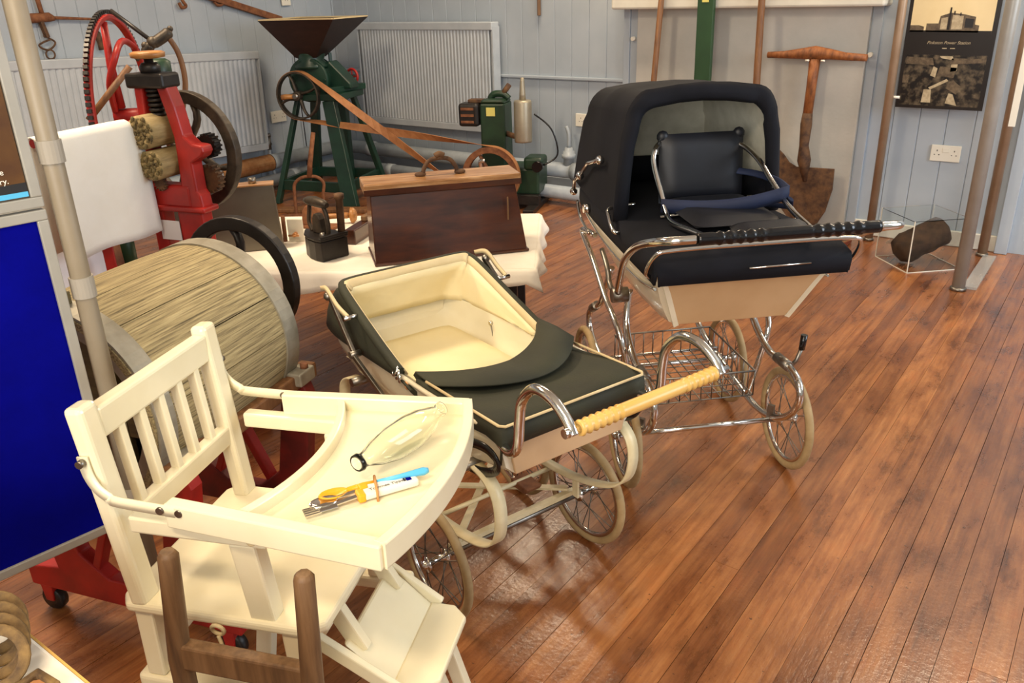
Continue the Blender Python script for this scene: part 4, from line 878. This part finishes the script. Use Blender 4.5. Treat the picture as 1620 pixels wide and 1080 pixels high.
pad((-.15, -.03, .785), (0, 1, 0), (1, 0, .02), (0, 0, 1), .125, .14, .03, 'seat_base', 'navy_seat', pa)
pad((-.40, -.06, .795), (0, 1, 0), (1, 0, .3), (0, 0, 1), .10, .03, .022, 'leg_flap', 'navy_seat', pa)
MB().tube(cr([(-.43, .10, .785), (-.33, .105, .78), (-.18, .12, .77), (-.122, .12, .79), (-.085, .12, .825), (-.02, .125, .90), (.0, .115, .935), (.04, .09, .945)], 5), .0078, 10).build('seat_frame', 'chrome', pa)
MB().tube(cr([(-.45, -.16, .785), (-.388, -.17, .79), (-.272, -.172, .81), (-.156, -.172, .855), (-.07, -.168, .90), (.01, -.16, .925), (.04, -.14, .935)], 5), .0078, 10).build('seat_frame', 'chrome', pa)
MB().tube([(-.08, .12, .76), (-.10, -.17, .785)], .005, 8).build('seat_bar', 'chrome', pa)
rows = [];
for k in range(15):
    f = k/14; u = -.105-.125*f-.03*math.sin(PI*f); v = .128-.31*f; z = .800+.045*f-.012*math.sin(PI*f); rows.append([(u, v, z-.019), (u-.004, v, z), (u, v, z+.019)])
MB().grid(rows).build('strap', 'blue_strap', pa, 0, solid=.004)
MB().tube(cr([(-.24, -.185, .83), (-.2, -.2, .80), (-.12, -.19, .785), (-.05, -.14, .775)], 4), .010, 8, e=.4).build('strap_tail', 'blue_strap', pa)
MB().tube(cr([(.03, -.12, .86), (-.02, -.18, .855), (-.10, -.205, .85), (-.2, -.19, .848)], 4), .012, 8, e=.35).build('strap_tail', 'blue_strap', pa)
# shopping basket and brake
wk = MB()
def wire(a, b, r=.002): wk.cyl(a, b, r, n=5)
u0, u1, w_, z0, z1 = -.17, .19, .165, .215, .295
for z in (z0, z1):
    for a, b in (((u0, -w_, z), (u1, -w_, z)), ((u1, -w_, z), (u1, w_, z)), ((u1, w_, z), (u0, w_, z)), ((u0, w_, z), (u0, -w_, z))): wire(a, b, .0032 if z == z1 else .0024)
for i in range(11):
    v = -w_+2*w_*i/10; wire((u0, v, z0), (u0, v, z1)); wire((u1, v, z0), (u1, v, z1)); wire((u0, v, z0), (u1, v, z0))
for i in range(10):
    u = u0+(u1-u0)*i/9; wire((u, -w_, z0), (u, -w_, z1)); wire((u, w_, z0), (u, w_, z1)); wire((u, -w_, z0), (u, w_, z0))
stuff(wk.build('basket', 'steel', pa))
for u in (.21,): MB().cyl((u, -.205, .205), (u, .205, .205), .006, n=10).build('cross_tube', 'chrome', pa)
bl_ = MB().tube([(-.255, -.22, .33), (-.258, -.245, .36), (-.262, -.255, .40)], .006, 8).build('brake_lever', 'steel', pa); MB().tube([(-.262, -.255, .395), (-.263, -.258, .44)], [.009, .010], 8).build('brake_grip', 'black_plastic', bl_)

# ---- pram B: low cream pram with olive cover
pb = thing('low_pram', 'low cream pram with dark olive cover and yellow handle grip', 'pram', (-1.150, 1.408, 0), 162.69)
for u in (-.128, .169):
    for v in (-.23, .23): pram_wheel(pb, (u, v, .147), .147, .0105, hubw=.055)
    MB().cyl((u, -.25, .147), (u, .25, .147), .007, n=12).build('axle', 'steel', pb)
    MB().box(u-.008, u+.008, -.19, .19, .158, .170).build('axle_bar', 'cream_strap', pb)
st_ = ((-.335, -.335, .448, .155, .180), (-.25, -.25, .436, .165, .198), (-.10, -.10, .436, .17, .203), (.10, .10, .436, .17, .203), (.28, .28, .45, .165, .198), (.38, .37, .475, .155, .190), (.425, .41, .50, .14, .178))
def body(off, zt, dz):
    rows = []
    for ut, ub, zb, wbm, wt in st_:
        k = 1-off*1.4; L_ = [(ut*k, (wt-off)*1.0, zt), (ut*k, wt-off-.003, zt+(zb+dz-zt)*.45), ((ut*.4+ub*.6)*k, wt-off-.012, zt+(zb+dz-zt)*.8), (ub*k, wbm-off-.01, zb+dz)]
        rows.append(L_+[(a, -b, c) for a, b, c in reversed(L_)])
    return rows
ro = body(0, .558, 0)
tr = MB().grid(ro).add(ro[0], [tuple(range(8))]).add(ro[-1], [tuple(range(8))])
tr.build('body', 'cream_enamel', pb)
ri_ = body(.012, .560, .012); MB().grid(ri_).add(ri_[0], [tuple(range(8))]).add(ri_[-1], [tuple(range(8))]).build('inner_lining', 'cream_board', pb)
rim_o = [r[0] for r in ro]+[r[-1] for r in reversed(ro)]; MB().tube(rim_o, .006, 8, True).build('body_rim', 'cream_enamel', pb)
MB().hexa([(-.334, .148, .450), (-.334, -.148, .450), (-.342, -.148, .450), (-.342, .148, .450)], [(-.338, .172, .555), (-.338, -.172, .555), (-.345, -.172, .555), (-.345, .172, .555)]).build('end_panel', 'tan_panel', pb, .002)
pad((.20, 0, .470), (0, 1, 0), (1, 0, 0), (0, 0, 1), .168, .19, .05, 'mattress', 'cream_cloth', pb, .012, 12)
bt_ = MB().cyl((.21, -.186, .53), (.21, -.178, .53), .006, n=10).build('stud', 'chrome', pb); MB().tube([(.21, -.182, .525), (.20, -.182, .49)], .0015, 5).build('cord', 'steel', bt_)
for s in (-1, 1):
    e1 = ribbon([(-.10, s*.205, .452), (-.20, s*.206, .478), (-.25, s*.206, .508), (-.315, s*.203, .520), (-.345, s*.198, .502), (-.325, s*.19, .465), (-.26, s*.19, .437), (-.16, s*.19, .428)], .004, .020); e1.build('side_trim', 'black_plastic', pb)
    # leaf spring loops
    for d in (-1, 1):
        f = (lambda u: u) if d < 0 else (lambda u: .04-u)
        ls = ribbon([(f(-.24), s*.185, .445), (f(-.295), s*.187, .435), (f(-.332), s*.188, .40), (f(-.338), s*.188, .34), (f(-.315), s*.186, .285), (f(-.25), s*.183, .245), (f(-.128), s*.18, .215), (f(.0), s*.18, .205)], .030, .005, 6).build('leaf_spring', 'cream_strap', pb)
        MB().cyl((f(-.24), s*.16, .445), (f(-.24), s*.21, .445), .012, n=12).build('shackle', 'steel', ls)
        MB().beam((f(-.148), s*.18, .215), (f(-.148), s*.18, .16), .02, .006, (0, 1, 0)).build('axle_clip', 'cream_strap', ls)
MB().beam((-.128, .17, .172), (.169, -.17, .176), .018, .006).build('diagonal_brace', 'cream_strap', pb); MB().beam((-.128, -.17, .180), (.169, .17, .182), .018, .006).build('diagonal_brace', 'cream_strap', pb)
MB().cyl((-.05, -.18, .20), (-.05, .18, .20), .006, n=8).build('brake_shaft', 'cream_strap', pb)
MB().hexa([(-.09, -.06, .185), (-.03, -.06, .185), (-.03, -.11, .185), (-.09, -.11, .185)], [(-.10, -.06, .20), (-.03, -.06, .205), (-.03, -.11, .205), (-.10, -.11, .20)]).build('brake_pedal', 'rust', pb, .003)
# cover with its turned-back edge
def cz(u): return .580-.02*((u+.36)/.36)
rows = []; fold = []
NV = 24
for j in range(NV+1):
    v = -.192+.384*j/NV; q = v/.192; ed = -.015-.115*(1-q*q)-.02*q
    col_ = [(-.352, v*.985, .528), (-.360, v, .55), (-.358, v, .574)]
    for k in range(1, 9): u = -.350+(ed+.350)*k/8; col_.append((u, v, cz(u)+.004*math.sin(k*.9+j*.3)-.006*(1-q*q)*math.sin(PI*k/8)))
    rows.append(col_)
    b_ = .075+.055*(.5-.5*q); hr_ = .02+.022*max(0, -q); fold.append([(ed, v, cz(ed)), (ed+.014, v, cz(ed)+hr_*.5), (ed+.004, v, cz(ed)+hr_), (ed-b_*.5, v, cz(ed)+hr_*.95+.006*math.sin(j*.5)), (ed-b_, v, cz(ed-b_)+.012+.014*max(0, -q)**2)])
for s, r in ((-1, rows[0]), (1, rows[-1])):
    ext = [(a, b+s*.004, c-.035) for a, b, c in r]; ext2 = [(a, b+s*.008, c-.048) for a, b, c in r]
    if s < 0: rows.insert(0, ext)
    else: rows.append(ext)
cv = MB().grid(rows).build('cover', 'olive', pb, 0, solid=.005)
MB().grid(fold).build('turned_edge', 'olive', cv, 0, solid=.004)
MB().tube([(-.08, -.194, .577), (-.352, -.194, .582), (-.362, -.185, .582), (-.362, .185, .582), (-.352, .194, .582), (-.08, .194, .577)], .0032, 6).build('piping', 'piping', cv)
MB().tube([(.0, .20, .545), (-.05, .206, .54)], .018, 8, e=.3).build('corner_tab', 'olive', cv); MB().torus((-.015, .208, .548), (0, 1, 0), .008, .0025, 14, 6).build('eyelet', 'copper', cv)
# hood laid half back
rimp = cr([(.015, .205, .570), (.12, .203, .612), (.27, .197, .676), (.315, .188, .692), (.325, .165, .697), (.325, .06, .698), (.325, -.06, .698), (.325, -.165, .697), (.315, -.188, .692), (.27, -.197, .676), (.12, -.203, .612), (.015, -.205, .570)], 5)
n_r = len(rimp)
hr = MB().tube(rimp, .012, 10).build('hood_rim', 'olive', pb)
low_o = cr([(.02, .212, .556), (.16, .213, .556), (.33, .212, .556), (.44, .19, .556), (.462, .15, .556), (.466, .05, .556), (.466, -.05, .556), (.462, -.15, .556), (.44, -.19, .556), (.33, -.212, .556), (.16, -.213, .556), (.02, -.212, .556)], 5)
low_i = cr([(.02, .186, .556), (.14, .187, .556), (.28, .186, .556), (.36, .178, .556), (.395, .14, .556), (.398, .05, .556), (.398, -.05, .556), (.395, -.14, .556), (.36, -.178, .556), (.28, -.186, .556), (.14, -.187, .556), (.02, -.186, .556)], 5)
rows = []
for f in (0, .25, .5, .75, 1):
    rows.append([a.lerp(b, f)+V(.02*math.sin(PI*f), 0, .012*math.sin(PI*f)) for a, b in zip(rimp, low_o)])
MB().grid(rows).build('hood_outer', 'olive', hr, 0, solid=.003)
cen = V(.2, 0, 0); rin = [p+V(-.004, -.016*(1 if p.y > 0 else -1)*min(1, abs(p.y)/.18), -.010)+V(-.012 if abs(p.y) < .19 and p.x > .3 else 0, 0, 0) for p in rimp]
MB().grid([[p+V(-.002, 0, .009) for p in rimp], [a.lerp(b, .5)+V(0, 0, .012) for a, b in zip(rimp, rin)], rin]).build('hood_binding', 'piping', hr, 0, solid=.004)
rows = []
for k, f in enumerate((0, .2, .4, .6, .8, 1)):
    rows.append([a.lerp(b, f)+V(.018*math.sin(PI*f)+.006*noise.noise(V(i*.35, k*.9, 2)), .006*noise.noise(V(i*.4, k, 7))*(1 if 0 < k < 5 else 0), -.010*math.sin(PI*f)) for i, (a, b) in enumerate(zip(rin, low_i))])
MB().grid(rows).build('hood_inner', 'cream_cloth', hr, 0, solid=.003)
for s in (-1, 1):
    a1 = MB().beam((.30, s*.232, .680), (.175, s*.240, .570), .010, .014).build('hood_arm', 'steel', pb, .002); MB().beam((.18, s*.246, .575), (.04, s*.225, .478), .010, .012).build('hood_arm', 'steel', pb, .002)
    MB().ball((.30, s*.236, .682), .012, 10).build('knob', 'steel', a1); MB().cyl((.175, s*.225, .570), (.175, s*.252, .570), .009, n=10).build('pivot', 'steel', a1)
    ribbon([(.345, s*.232, .690), (.30, s*.238, .700), (.25, s*.238, .672), (.205, s*.234, .655)], .006, .012).build('hood_strap', 'piping', pb)
    MB().cyl((.205, s*.205, .652), (.205, s*.245, .652), .006, n=10).build('strap_pin', 'chrome', pb)
    for k in range(3): MB().torus((.01+.008*k, s*.212, .560+.006*k), (.4, 1, .3*k), .012, .003, 14, 6).build('hinge_ring', 'chrome', pb)
    ha = cr([(-.30, s*.175, .545), (-.375, s*.19, .535), (-.408, s*.192, .56), (-.415, s*.19, .62), (-.425, s*.19, .665), (-.462, s*.19, .703), (-.512, s*.19, .703), (-.550, s*.19, .680), (-.572, s*.19, .655)], 6)
    ho = MB().tube(ha, .0105, 12).build('handle_arm', 'chrome', pb); MB().cyl((-.566, s*.172, .662), (-.566, s*.208, .662), .009, n=12).build('handle_bolt', 'chrome', ho)
pr = []
for i in range(71):
    t_ = .35*i/70; g = .0022*math.sin(t_/.0155*2*PI) if (t_ < .10 or t_ > .25) else 0; pr.append((t_, .0135+g))
MB().lathe(pr, (-.566, .175, .662), (0, -1, 0), 20).build('grip', 'yellow_grip', pb)
MB().cyl((.10, .235, .425), (.06, .26, .41), .010, n=10).build('spare_peg', 'chrome', pb)

# ================================================================== HIGH CHAIR
hc = thing('high_chair', 'cream painted wooden high chair with slatted back and curved tray', 'high chair', (-.951, .716, 0), 23)
CW_ = 'chair_white'
for s in (-1, 1):
    MB().beam((-.222, s*.152, .495), (-.252, s*.155, .838), .038, .030, (1, 0, 0)).build('back_post', CW_, hc, .008, 3)
    MB().box(-.20, .02, s*.163-.012, s*.163+.012, .640, .668).build('arm_rail', CW_, hc, .004)
    MB().beam((-.012, s*.150, .498), (-.020, s*.160, .645), .030, .042, (1, 0, 0)).build('front_post', CW_, hc, .004)
    MB().beam((-.225, s*.150, .352), (-.222, s*.150, .482), .032, .032, (1, 0, 0)).build('leg', CW_, hc, .004)
    MB().beam((.035, s*.150, .352), (.03, s*.150, .482), .032, .032, (1, 0, 0)).build('leg', CW_, hc, .004)
    MB().box(-.26, .10, s*.150-.02, s*.150+.02, .325, .352).build('base_rail', CW_, hc, .008, 3)
    for a, b in ((-.20, -.27), (.06, .13)):
        lg_ = MB().beam((a, s*.150, .33), (b, s*.185, .03), .03, .035, (1, 0, 0)).build('base_leg', CW_, hc, .004)
        MB().lathe([(-.008, .01), (-.008, .024), (.008, .024), (.008, .01)], (b, s*.187, .025), (0, 1, 0), 18).build('small_wheel', 'steel', lg_)
    st2 = ribbon([(-.248, s*.177, .765), (-.244, s*.178, .735), (-.232, s*.180, .715), (-.215, s*.181, .703), (-.20, s*.182, .698), (-.085, s*.186, .695)], .003, .018, 5).build('tray_bracket', CW_, hc)
    for a, b in ((-.246, .758), (-.13, .696), (-.10, .695)): MB().cyl((a, s*.180, b), (a, s*.1895, b), .006, n=10).build('screw', 'steel', st2)
MB().beam((-.249, -.14, .800), (-.249, .14, .800), .026, .050).build('top_rail', CW_, hc, .005)
MB().beam((-.234, -.14, .628), (-.234, .14, .628), .024, .036).build('lower_rail', CW_, hc, .004)
for k in range(5):
    v = -.098+.049*k; MB().beam((-.235, v, .64), (-.247, v, .785), .014, .017, (1, 0, 0)).build('back_slat', CW_, hc, .002)
MB().prism([(-.262, -.15), (-.245, -.172), (.06, -.172), (.085, -.15), (.085, .15), (.06, .172), (-.245, .172), (-.262, .15)], .482, .502, lambda a, b, d: (a, b, d)).build('seat', CW_, hc, .007, 3)
MB().beam((-.22, -.15, .40), (-.22, .15, .40), .02, .03).build('cross_rail', CW_, hc, .003); MB().beam((.03, -.15, .42), (.03, .15, .42), .02, .03).build('cross_rail', CW_, hc, .003)
# tray
fr = [(.210+.036*(1-(v/.207)**2), v) for v in [-.207+.414*i/24 for i in range(25)]]
inn = [(-.014+.042*(1-(v/.175)**2), v) for v in [-.176+.352*i/24 for i in range(25)]]
MB().grid([[(a, b, .672) for a, b in inn], [(a, b, .672) for a, b in fr]], False).grid([[(a, b, .681) for a, b in inn], [(a, b, .681) for a, b in fr]], False).build('tray_board', CW_, hc)
def wall_(pts, th, z0, z1, name):
    m = MB(); rows = []
    for i, p in enumerate(pts):
        a = Vector((*pts[max(i-1, 0)], 0)); b = Vector((*pts[min(i+1, len(pts)-1)], 0)); t_ = (b-a).normalized(); n_ = V(-t_.y, t_.x, 0); q = Vector((*p, 0))
        rows.append([q+n_*th/2+V(0, 0, z0), q-n_*th/2+V(0, 0, z0), q-n_*th/2+V(0, 0, z1), q+n_*th/2+V(0, 0, z1)])
    m.grid(rows, False, True).add(rows[0], [(0, 1, 2, 3)]).add(rows[-1], [(0, 1, 2, 3)])
    return m.build(name, CW_, hc, .003)
wall_(fr, .018, .664, .706, 'tray_front'); wall_(inn, .014, .666, .700, 'tray_inner_edge')
for s in (-1, 1):
    MB().beam((-.125, s*.174, .686), (.214, s*.206, .684), .022, .040).build('tray_side', CW_, hc, .003)
# foot rest
ft_ = thing
MB().hexa([(.080, -.10, .412), (.080, .10, .412), (.160, .10, .338), (.160, -.10, .338)], [(.072, -.09, .402), (.072, .09, .402), (.152, .09, .326), (.152, -.09, .326)]).build('calf_board', CW_, hc, .005)
MB().prism([(.155, -.10), (.20, -.10), (.228, -.075), (.228, .075), (.20, .10), (.155, .10)], .330, .344, lambda a, b, d: (a, b, d)).build('foot_board', CW_, hc, .004)
for s in (-1, 1):
    MB().beam((.05, s*.075, .480), (.10, s*.075, .385), .018, .030, (1, 0, 0)).build('foot_strut', CW_, hc, .003)
    MB().beam((.03, s*.11, .430), (.17, s*.105, .336), .014, .026, (1, 0, 0)).build('foot_strut', CW_, hc, .003)
    MB().beam((.175, s*.07, .332), (.215, s*.085, .15), .022, .026, (1, 0, 0)).build('foot_strut', CW_, hc, .003)
kn = MB().torus((-.085, -.176, .480), (0, 1, .2), .010, .0035, 14, 6).tube(cr([(-.085, -.178, .470), (-.08, -.18, .455), (-.082, -.178, .435)], 4), .003, 6).build('string_knot', 'piping', hc); stuff(kn)
MB().tube(cr([(-.01, -.180, .665), (.005, -.186, .655), (.02, -.184, .668), (.0, -.18, .672)], 5), .002, 6).build('string_tie', 'piping', hc)
HM = Matrix.Translation((-.951, .716, 0)) @ Matrix.Rotation(R(23), 4, 'Z')
def hl(u, v, z=.6815): return tuple(HM @ Vector((u, v, z)))
# glass feeding bottle
gb = thing('glass_feeding_bottle', 'clear boat shaped glass feeding bottle lying on the tray', 'bottle', hl(.112, -.048, .6815), 0)
ax_ = (HM.to_3x3() @ V(.066, .176, 0)).normalized()
L0 = .205
po_ = [(0, .0135), (.006, .0145), (.010, .0115), (.02, .0125), (.045, .021), (.08, .028), (.12, .0295), (.15, .026), (.175, .018), (.19, .0115), (.196, .0120), (.205, .0125)]
pi_ = [(.205, .0095), (.19, .0088), (.175, .0150), (.15, .0230), (.12, .0265), (.08, .0250), (.045, .018), (.02, .0098), (0, .0100)]
prf = po_+pi_+[po_[0]]; m = MB(); rows = []
sx = V(-ax_.y, ax_.x, 0)
for t_, r_ in prf:
    bend = .010*math.sin(PI*t_/L0); zc = .0295-bend*.0+.006*(1-math.sin(PI*t_/L0)); c = ax_*t_+V(0, 0, zc)
    rows.append([c+(sx*math.cos(2*PI*j/28)+V(0, 0, 1)*math.sin(2*PI*j/28))*r_ for j in range(28)])
m.grid(rows, True, True).build('glass_body', 'glass', gb)
# baby cutlery
def cut(name, label, cat, u, v, z, ang):
    return thing(name, label, cat, hl(u, v, z), 23+ang, 'bundle of baby cutlery')
def bowl(a, b, dep, k=8):
    rows = []
    for i in range(k+1):
        row = []
        for j in range(9):
            s = -1+2*i/k; t_ = -1+2*j/8; x_ = s*a; y_ = t_*b*math.sqrt(max(0, 1-s*s*.96)); row.append((x_, y_, -dep*(1-s*s)*(1-t_*t_)))
        rows.append(row)
    return rows
t = cut('baby_fork', 'small steel fork with white printed handle on the tray', 'fork', .085, -.128, .6825, 40)
MB().box(.0, .026, -.010, .010, .004, .006).build('fork_head', 'chrome', t, .001)
for k in range(4): MB().box(-.022, .001, -.010+k*.0056, -.0072+k*.0056, .003, .005).build('tine', 'chrome', t)
MB().beam((.024, 0, .005), (.062, 0, .008), .008, .002).build('neck', 'chrome', t)
hh = MB().box(.060, .150, -.010, .010, .001, .013).build('handle', 'print_white', t, .004, 3); MB().box(.056, .068, -.0108, .0108, .0, .014).build('collar', 'orange', t, .003)
text_mesh('handle_lettering', 'Tommee Tippee', .0085, 'print_black', hh, Matrix.Translation((.104, -.003, .0132)), .0001)
MB().box(.132, .140, -.005, .005, .0130, .0134).build('handle_mark', 'blue_felt', hh); MB().box(.128, .131, -.004, .004, .0130, .0134).build('handle_mark', 'print_black', hh)
t = cut('baby_spoon', 'small steel spoon with orange collar beside the fork', 'spoon', .085, -.112, .6895, 40)
MB().grid(bowl(.021, .013, .006)).build('bowl', 'chrome', t, 0, solid=.0012); MB().beam((.019, 0, .0), (.056, -.002, .004), .006, .002).build('neck', 'chrome', t); MB().box(.052, .066, -.007, .007, -.002, .010).build('collar', 'orange', t, .003); MB().box(.064, .13, -.006, .006, -.002, .008).build('handle', 'print_white', t, .003)
t = cut('plastic_spoon', 'orange plastic spoon with pale blue handle beside the bottle', 'spoon', .092, -.092, .6915, 35)
MB().grid(bowl(.022, .013, .007)).build('bowl', 'orange', t, 0, solid=.002); MB().tube([(.02, 0, 0), (.045, -.003, .003), (.06, -.004, .004)], [.004, .005, .004], 8).build('neck', 'orange', t); MB().tube([(.055, -.004, .004), (.10, -.006, .006), (.135, -.008, .007), (.142, -.008, .007)], [.0035, .004, .0065, .004], 8).build('handle', 'cyan', t)
bd_ = MB().tube([(.158, -.086, .6815), (.158, -.086, .697), (.140, -.052, .701), (.140, -.052, .6815)], .0022, 6, True).build('rubber_band', 'band_rubber'); bd_.matrix_world = HM; tag(bd_, 'tan rubber band around the baby cutlery', 'rubber band')

# ================================================================== FOREGROUND
bc = thing('small_wooden_chair', 'small brown wooden chair with rounded posts in foreground', 'chair', (-.855, .505, 0), 21)
for s, a in ((-1, -.104), (1, .104)):
    MB().tube([(a-.0, 0, .662), (a, 0, .655), (a*1.02-.008, 0, .56), (a*1.04-.016, 0, .47), (a*1.05-.018, -.0, .25), (a*1.06-.018, .01, 0)], [.010, .0145, .0155, .0165, .0165, .014], 8).build('back_post', 'chair_brown', bc)
    MB().tube([(a*1.05-.018, -.20, .27), (a*1.06-.018, -.205, 0)], [.0155, .0135], 8).build('front_leg', 'chair_brown', bc)
    MB().cyl((a*1.06-.018, .0, .13), (a*1.06-.018, -.20, .13), .008, n=8).build('stretcher', 'chair_brown', bc)
MB().box(-.115, .085, -.011, .011, .455, .500).build('back_rail', 'chair_brown', bc, .004)
MB().box(-.115, .085, -.009, .009, .34, .37).build('back_rail', 'chair_brown', bc, .003)
MB().box(-.148, .112, -.225, .02, .268, .286).build('seat', 'chair_brown', bc, .006)
# corner table with white top
ct = thing('corner_table', 'white topped table at lower left corner', 'table', (0, 0, 0))
MB().box(-1.36, -.52, -.42, .243, .725, .75).build('table_top', 'cloth', ct, .004)
MB().box(-1.362, -.518, .2425, .245, .728, .7485).build('edge_strip', 'yellow_grip', ct)
for a in (-1.30, -.58):
    for b in (-.36, .18): MB().box(a-.02, a+.02, b-.02, b+.02, 0, .726).build('leg', 'black_iron', ct, .003)
for i, (x_, y_, lab) in enumerate(((-.780, .187, 'nearest rusty iron shoe in the row on corner table'), (-.797, .195, 'second rusty iron shoe leaning in the row on corner table'), (-.815, .203, 'third rusty iron shoe in the row on corner table'), (-.833, .210, 'furthest rusty iron shoe in the row on corner table'))):
    t = thing('iron_shoe', lab, 'horseshoe', (x_-.004, y_+.010, .7505), -20, 'rusty shoes on the corner table')
    pts = [(math.cos(a)*.027, math.sin(a)*.025, 0) for a in [R(-60)+R(300)*k/20 for k in range(21)]]
    mt = Matrix.Translation((0, 0, .012+.001*i)) @ Matrix.Rotation(R(52), 4, 'Y')
    m = MB(); rows = []
    for k, p in enumerate(pts):
        d = Vector(p).normalized(); q = Vector(p); rows.append([mt @ (q-d*.0055+V(0, 0, 0)), mt @ (q+d*.0055), mt @ (q+d*.0055+V(0, 0, .011)), mt @ (q-d*.0055+V(0, 0, .011))])
    m.grid(rows, False, True).add(rows[0], [(0, 1, 2, 3)]).add(rows[-1], [(0, 1, 2, 3)]); zmin = min(p[2] for p in m.v)
    m.v = [(a, b, c-zmin) for a, b, c in m.v]; m.build('shoe', 'ochre_rust', t, .002)
t = thing('iron_buckle', 'rusty square iron plate with yellow centre on corner table', 'iron plate', (-.737, .205, .7505), -40)
MB().rim((0, 0, .006), (0, 0, 1), .016, .026, .010, 4, .8, .8+2*PI).build('frame', 'ochre_rust', t, .002); MB().box(-.014, .014, -.014, .014, 0, .006).build('plate', 'belt', t, .001)
# ================================================================== DISPLAY BOARD
db = thing('display_board', 'folding display board with royal blue lower panel and info poster', 'display board', (-1.390, .612, 0), 83)
def framed(z0, z1, mat, name):
    p = MB().box(-.70, -.015, -.006, .006, z0+.015, z1-.015).build(name, mat, db)
    for a in ((-.725, .0, z0, z0+.017), (-.725, .0, z1-.017, z1)): MB().box(a[0], a[1], -.011, .011, a[2], a[3]).build('frame_rail', 'frame_grey', p, .002)
    for a in (-.725, -.017): MB().box(a, a+.017, -.011, .011, z0+.017, z1-.017).build('frame_stile', 'frame_grey', p, .002)
    return p
framed(.45, 1.058, 'blue_felt', 'blue_panel'); up = framed(1.062, 1.72, 'sepia_mid', 'info_panel')
MB().box(-.69, -.019, -.0085, -.006, 1.082, 1.70).build('info_print', paint('info_print', '#6b4a1e', '#4a2e18', .35, scale=7), up)
MB().box(-.69, -.019, -.0092, -.0084, 1.082, 1.090).build('print_band', 'cyan', up); MB().hexa([(-.69, -.0092, 1.090), (-.019, -.0092, 1.090), (-.019, -.0086, 1.090), (-.69, -.0086, 1.090)], [(-.69, -.0092, 1.092), (-.019, -.0092, 1.104), (-.019, -.0086, 1.104), (-.69, -.0086, 1.092)]).build('print_shadow', 'print_black', up)  # black wedge printed above the cyan band
tmx = lambda x_, z_: Matrix.Translation((x_, -.0094, z_)) @ Matrix.Rotation(R(90), 4, 'X')
text_mesh('print_text', 'the', .0125, 'print_white', up, tmx(-.046, 1.120), .0003, 'RIGHT'); text_mesh('print_text', 'history.', .0125, 'print_white', up, tmx(-.042, 1.106), .0003, 'RIGHT')
pl_ = thing('display_pole', 'cream round pole clipped to edge of the display board', 'pole', (-1.388, .643, 0))
MB().cyl((0, 0, .012), (0, 0, 2.0), .0165, n=20).build('shaft', 'cream_pole', pl_); MB().lathe([(0, .09), (.008, .09), (.014, .03)], n=24).build('base_plate', 'frame_grey', pl_)
for z in (1.144, .916, .50): MB().rim((0, 0, z), (0, 0, 1), .016, .0195, .036, 22).build('clip_band', 'band', pl_)
pl2 = thing('display_pole', 'cream round pole at the near end of the display board', 'pole', (-1.390-.757*math.cos(R(83)), .612-.757*math.sin(R(83)), 0))
MB().cyl((0, 0, .012), (0, 0, 2.0), .0165, n=20).build('shaft', 'cream_pole', pl2); MB().lathe([(0, .09), (.008, .09), (.014, .03)], n=24).build('base_plate', 'frame_grey', pl2)
